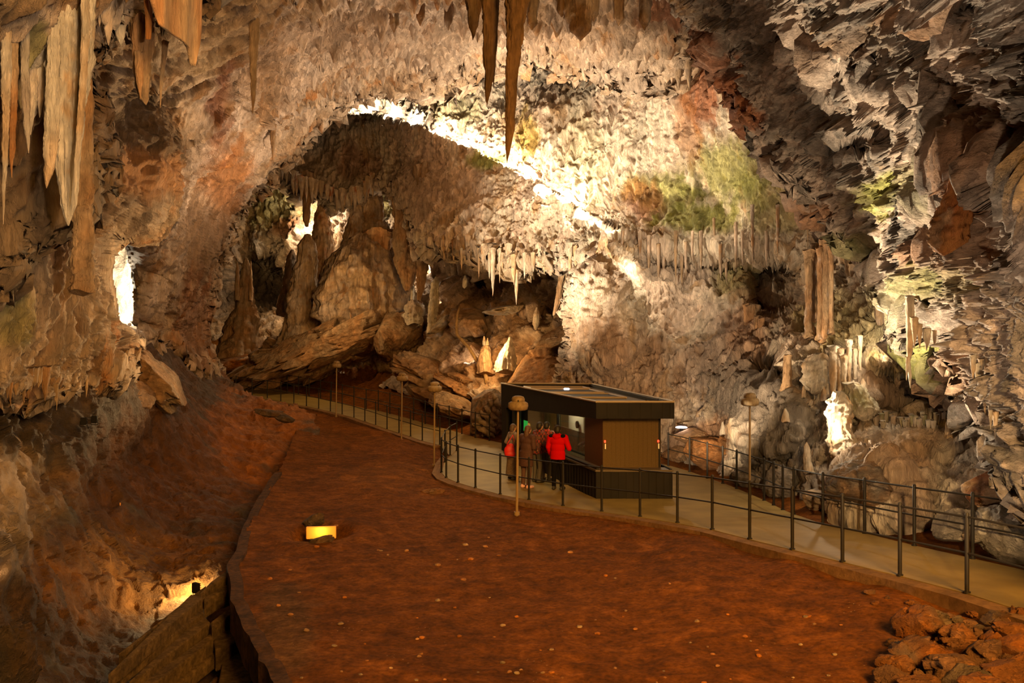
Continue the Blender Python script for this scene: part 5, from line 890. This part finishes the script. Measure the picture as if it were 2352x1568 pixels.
# floodlights
def floodlight(loc, rz, sz, label, group=None, emi=None):
    r = empty('floodlight', loc, label, 'floodlight', group, rz)
    bm = bmesh.new(); add_box(bm, (0, 0, 0), (sz, sz*.6, sz*1.3), 0, sz*.08)
    for k in range(5): add_box(bm, (0, sz*.36, (-.5+k*.25)*sz), (sz*.8, sz*.2, sz*.05))
    bm_obj('housing', bm, M_BLACK, r)
    bm = bmesh.new(); add_bar(bm, (-sz*.58, 0, -sz*.9), (-sz*.58, 0, 0), sz*.05, 6); add_bar(bm, (sz*.58, 0, -sz*.9), (sz*.58, 0, 0), sz*.05, 6); add_bar(bm, (-sz*.58, 0, -sz*.9), (sz*.58, 0, -sz*.9), sz*.05, 6); bm_obj('bracket', bm, M_BLACK, r)
    return r
floodlight(P(192, 967, 18.3), .3, .12, 'left one of two black floodlights in the dark under the left wall')
floodlight(P(217, 963, 18.6), .1, .12, 'right one of two black floodlights in the dark under the left wall')
floodlight(P(450, 1350, 17.4), -.6, .16, 'dark floodlight lighting the hollow beside the stone steps')

# ------------------------------------------------------------------ people
def cap(bm, a, b, ra, rb=None, sq=None, seg=14):
    rb = ra if rb is None else rb; a = Vector(a); b = Vector(b); st0 = len(bm.verts)
    d = b-a
    if d.length > 1e-4:
        m = Matrix.Translation((a+b)/2) @ d.to_track_quat('Z', 'Y').to_matrix().to_4x4(); bmesh.ops.create_cone(bm, cap_ends=True, segments=seg, radius1=ra, radius2=rb, depth=d.length, matrix=m)
    for p, r in ((a, ra), (b, rb)): bmesh.ops.create_uvsphere(bm, u_segments=seg, v_segments=8, radius=r, matrix=Matrix.Translation(p))
def ell(bm, c, r, rx=0): bmesh.ops.create_uvsphere(bm, u_segments=18, v_segments=12, radius=1, matrix=Matrix.Translation(Vector(c)) @ Matrix.Rotation(rx, 4, 'X') @ Matrix.Diagonal((*r, 1)))
def soft(o, vox=.013, it=4):
    m = o.modifiers.new('join', 'REMESH'); m.mode = 'VOXEL'; m.voxel_size = vox; m.use_smooth_shade = True; m.adaptivity = 0
    s_ = o.modifiers.new('smooth', 'SMOOTH'); s_.iterations = it; s_.factor = .5; return o
M_SKIN = mat('skin', (.50, .28, .16), .55, spec=.4)
def person(x, y, yaw, h, label, top, legs, hair, shoes, elbL, handL, elbR, handR, lean=0.0, coat=False, hairlen=0, headyaw=0, bulk=1.0, stance=.11, skirt=False, collar=True):
    root = empty('person', (x, y, zp(y)), label, 'person', 'x', yaw); del root['group']; k = h/1.75; root.scale = (k, k, k)
    L = lambda z: lean*max(0, z-.9)           # forward lean of the trunk
    V = lambda a, b, c: (a, b+L(c), c)
    hip = [V(-.09, 0, .92), V(.09, 0, .92)]; knee = [(-.11, .03, .49), (.12, .02, .49)]; ank = [(-stance, 0, .09), (stance+.01, -.03, .09)]
    sh = [V(-.185*bulk, 0, 1.43), V(.185*bulk, 0, 1.43)]; el = [elbL, elbR]; ha = [handL, handR]; hd = V(0, .02, 1.64)
    bm = bmesh.new()
    cap(bm, V(0, 0, 1.40), V(0, .012, 1.56), .052, .05); ell(bm, hd, (.075, .095, .115)); ell(bm, V(0, .055, 1.585), (.05, .05, .05))
    cap(bm, V(0, .11, 1.64), V(0, .118, 1.615), .010, .014)                          # nose
    for s_ in (-1, 1): ell(bm, V(.078*s_, .01, 1.635), (.010, .022, .032))
    ell(bm, V(0, 0, 1.28), (.13, .09, .17)); ell(bm, V(0, 0, 1.02), (.13, .09, .16))
    for i in (0, 1):
        cap(bm, sh[i], el[i], .045, .036); cap(bm, el[i], ha[i], .036, .024); cap(bm, hip[i], knee[i], .075, .05); cap(bm, knee[i], ank[i], .05, .036); cap(bm, ank[i], (ank[i][0], ank[i][1]+.12, .04), .035, .03)
        a = Vector(el[i]); b = Vector(ha[i]); dr_ = (b-a).normalized(); side = dr_.cross(Vector((0, 0, 1))); side = side.normalized() if side.length > .1 else Vector((0, 1, 0)); up = side.cross(dr_)
        pc = b+dr_*.05; ell(bm, pc, (.036, .036, .036))
        cap(bm, b, b+dr_*.085, .024, .027)
        for f in range(4):
            q0 = b+dr_*.085+side*(f-1.5)*.019; q1 = q0+dr_*(.036, .042, .038, .028)[f]-up*.008; q2 = q1+dr_*.02-up*.022; cap(bm, q0, q1, .0095, .009, seg=8); cap(bm, q1, q2, .009, .0075, seg=8)
        th = b+dr_*.035-side*.03; cap(bm, th, th+dr_*.035-side*.02-up*.01, .012, .010, seg=8); cap(bm, th+dr_*.035-side*.02-up*.01, th+dr_*.055-side*.02-up*.02, .010, .008, seg=8)
    soft(bm_obj('body', bm, M_SKIN, root, True), .009, 3)
    e = bmesh.new()
    for s_ in (-1, 1): ell(e, V(.03*s_, .098, 1.652), (.012, .008, .008))
    bm_obj('eyes', e, mat('eye', (.05, .035, .025), .3) if 'eye' not in bpy.data.materials else bpy.data.materials['eye'], root, True)
    e = bmesh.new(); ell(e, V(0, .103, 1.583), (.024, .008, .007)); bm_obj('mouth', e, bpy.data.materials.get('lip') or mat('lip', (.35, .12, .09), .5), root, True)
    bm = bmesh.new(); ell(bm, V(0, -.012, 1.665), (.092, .105, .108)); ell(bm, V(0, -.04, 1.62), (.086, .08, .09))
    if hairlen: cap(bm, V(0, -.055, 1.60), V(0, -.065, 1.60-hairlen), .075, .05); ell(bm, V(0, -.06, 1.56-hairlen*.5), (.09, .05, .05+hairlen*.5))
    hb = soft(bm_obj('hair', bm, hair, root, True), .012, 2)
    # jacket
    bm = bmesh.new(); hem = .62 if coat else .84
    ell(bm, V(0, 0, 1.33), (.205*bulk, .135*bulk, .15)); ell(bm, V(0, 0, 1.15), (.185*bulk, .14*bulk, .19)); ell(bm, V(0, 0, .99), (.19*bulk, .145*bulk, .17))
    cap(bm, sh[0], sh[1], .085*bulk); cap(bm, V(0, -.005, 1.44), V(0, 0, 1.51), .075, .062)
    for i in (0, 1): cap(bm, sh[i], el[i], .078*bulk, .062*bulk); cap(bm, el[i], tuple(Vector(el[i]).lerp(Vector(ha[i]), .93)), .06*bulk, .046*bulk)
    o = bmesh.ops.create_cone(bm, cap_ends=True, segments=24, radius1=.205*bulk if coat else .19*bulk, radius2=.185*bulk, depth=1.05-hem, matrix=Matrix.Translation(Vector(V(0, 0, (1.05+hem)/2))) @ Matrix.Diagonal((1, .74, 1, 1)))
    jk = soft(bm_obj('coat' if coat else 'jacket', bm, top, root, True), .014, 3)
    if collar:
        bm = bmesh.new(); add_lathe(bm, [(.075, 0), (.10, .015), (.098, .06), (.082, .085), (.07, .08)], V(0, -.005, 1.455), 22); bm_obj('collar', bm, top, jk, True)
    # trousers or skirt
    bm = bmesh.new()
    if skirt: bmesh.ops.create_cone(bm, cap_ends=True, segments=26, radius1=.24, radius2=.16, depth=.82, matrix=Matrix.Translation((0, 0, .53)) @ Matrix.Diagonal((1, .8, 1, 1)))
    else:
        ell(bm, V(0, 0, .94), (.17, .12, .13))
        for i in (0, 1): cap(bm, hip[i], knee[i], .098, .07); cap(bm, knee[i], (ank[i][0], ank[i][1], .11), .068, .058)
    soft(bm_obj('skirt' if skirt else 'trousers', bm, legs, root, True), .014, 2)
    for i in (0, 1):
        bm = bmesh.new(); cap(bm, (ank[i][0], ank[i][1]-.04, .05), (ank[i][0]+(.02 if i else -.02), ank[i][1]+.16, .04), .048, .042); cap(bm, (ank[i][0], ank[i][1]-.02, .06), (ank[i][0], ank[i][1]-.01, .11), .045, .045)
        bmesh.ops.bisect_plane(bm, geom=bm.verts[:]+bm.edges[:]+bm.faces[:], plane_co=(0, 0, .004), plane_no=(0, 0, -1), clear_outer=True)
        bm_obj('shoe', bm, shoes, root, True)
    return root, jk
def plaid(name, c1, c2, c3):
    m = mat(name, c1, .8); nt = m.node_tree; N = nt.nodes; Lk = nt.links; tc = N.new('ShaderNodeTexCoord'); mp = N.new('ShaderNodeMapping'); mp.inputs['Rotation'].default_value = (.1, .05, .1); Lk.new(tc.outputs['Object'], mp.inputs[0])
    ck = N.new('ShaderNodeTexChecker'); ck.inputs['Scale'].default_value = 13; ck.inputs['Color1'].default_value = (*c1, 1); ck.inputs['Color2'].default_value = (*c2, 1); Lk.new(mp.outputs[0], ck.inputs[0])
    n = N.new('ShaderNodeTexNoise'); n.inputs['Scale'].default_value = 9; Lk.new(mp.outputs[0], n.inputs['Vector']); mx = N.new('ShaderNodeMix'); mx.data_type = 'RGBA'; rp_ = N.new('ShaderNodeValToRGB'); rp_.color_ramp.elements[0].position = .5; rp_.color_ramp.elements[1].position = .62
    Lk.new(n.outputs['Fac'], rp_.inputs[0]); Lk.new(rp_.outputs[0], mx.inputs[0]); Lk.new(ck.outputs[0], mx.inputs[6]); mx.inputs[7].default_value = (*c3, 1); Lk.new(mx.outputs[2], nt.nodes['Principled BSDF'].inputs['Base Color']); return m
H_DARK = mat('dark_hair', (.018, .012, .008), .6); H_BROWN = mat('brown_hair', (.13, .06, .03), .6, noise=(30, (.09, .04, .02))); H_MID = mat('mid_hair', (.09, .05, .028), .6)
T_BLACK = mat('black_trousers', (.006, .005, .005), .9, spec=.1); T_JEAN = mat('faded_jeans', (.075, .062, .05), .8, noise=(20, (.07, .06, .055))); T_RED = mat('maroon_trousers', (.10, .045, .03), .8); T_BEIGE = mat('beige_skirt', (.26, .18, .11), .8, noise=(25, (.18, .12, .07)))
S_DARK = mat('dark_shoes', (.03, .025, .02), .6); S_PINK = mat('pale_pink_shoes', (.75, .42, .36), .6)
J_RED = mat('red_jacket', (.55, .002, .001), .85, spec=.1); J_BROWN = mat('dark_brown_coat', (.085, .032, .022), .8, noise=(25, (.06, .024, .017))); J_GREY = mat('grey_sweater', (.24, .18, .16), .85)
J_PL1 = plaid('dark_plaid', (.30, .04, .03), (.05, .02, .018), (.14, .07, .055)); J_PL2 = plaid('red_plaid', (.42, .05, .04), (.06, .02, .018), (.20, .10, .075))
def ppos(px, d): return (px-CX)/F*d, d
x, y = ppos(1281, 24.4)
pr, jk = person(x, y, -.35, 1.80, 'person in a bright red jacket with black shoulders, seen from behind at the kiosk window', J_RED, T_BLACK, H_DARK, S_DARK, (-.27, -.02, 1.16), (-.24, .12, .93), (.33, -.02, 1.14), (.26, .24, 1.16), bulk=1.12, collar=True)
bm = bmesh.new()                                                   # black yoke patches and the loose hood
for s_ in (-1, 1):
    bm = bmesh.new(); ell(bm, (.165*s_, -.03, 1.475), (.085, .105, .052)); soft(bm_obj('shoulder_patch', bm, T_BLACK, jk, True), .014, 2)
bm = bmesh.new(); ell(bm, (0, -.085, 1.47), (.135, .075, .06)); ell(bm, (0, -.1, 1.43), (.09, .05, .06)); soft(bm_obj('hood', bm, J_RED, jk, True), .012, 3)
x, y = ppos(1208, 24.7)
person(x, y, -.75, 1.76, 'person in a long dark brown coat with pale pink shoes, standing behind the lamp post', J_BROWN, T_RED, H_BROWN, S_PINK, (-.25, .05, 1.15), (-.16, .26, 1.05), (.25, .05, 1.15), (.14, .27, 1.08), coat=True, hairlen=.14, lean=.12, bulk=1.12)
x, y = ppos(1233, 25.7)
person(x, y, -.9, 1.76, 'person in a dark plaid jacket and faded jeans, right of the long brown coat', J_PL1, T_JEAN, H_DARK, S_DARK, (-.24, .02, 1.14), (-.15, .22, 1.02), (.24, .04, 1.14), (.13, .26, 1.04), lean=.16)
x, y = ppos(1254, 26.0)
person(x, y, -.6, 1.74, 'person in a red plaid jacket and jeans just left of the bright red jacket', J_PL2, T_JEAN, H_DARK, S_DARK, (-.24, .0, 1.14), (-.18, .22, 1.0), (.24, .03, 1.14), (.14, .26, 1.06), lean=.08)
x, y = ppos(1176, 26.2)
person(x, y, -1.0, 1.66, 'person in a grey sweater and beige skirt at the left end of the group', J_GREY, T_BEIGE, H_MID, S_DARK, (-.27, -.06, 1.17), (-.17, .14, 1.02), (.26, .06, 1.17), (.13, .28, 1.12), skirt=True, hairlen=.05, lean=.06, bulk=.92)
x, y = ppos(1170, 25.85)
bag = empty('shoulder_bag', (x, y, .78), 'red shoulder bag hanging beside the person in the grey sweater', 'bag')
M_BAG = mat('red_bag', (.62, .015, .012), .55)
bm = bmesh.new(); ell(bm, (0, 0, .18), (.16, .08, .17)); ell(bm, (.02, 0, .08), (.17, .09, .11)); ell(bm, (.04, 0, .3), (.10, .06, .10)); soft(bm_obj('pouch', bm, M_BAG, bag, True), .014, 3)
bm = bmesh.new(); add_tube(bm, [(-.10, -.02, .28), (-.04, -.04, .42), (.06, -.04, .58), (.10, 0, .64), (.13, .05, .52), (.12, .03, .3)], .014, 8); bm_obj('strap', bm, M_BAG, bag, True)
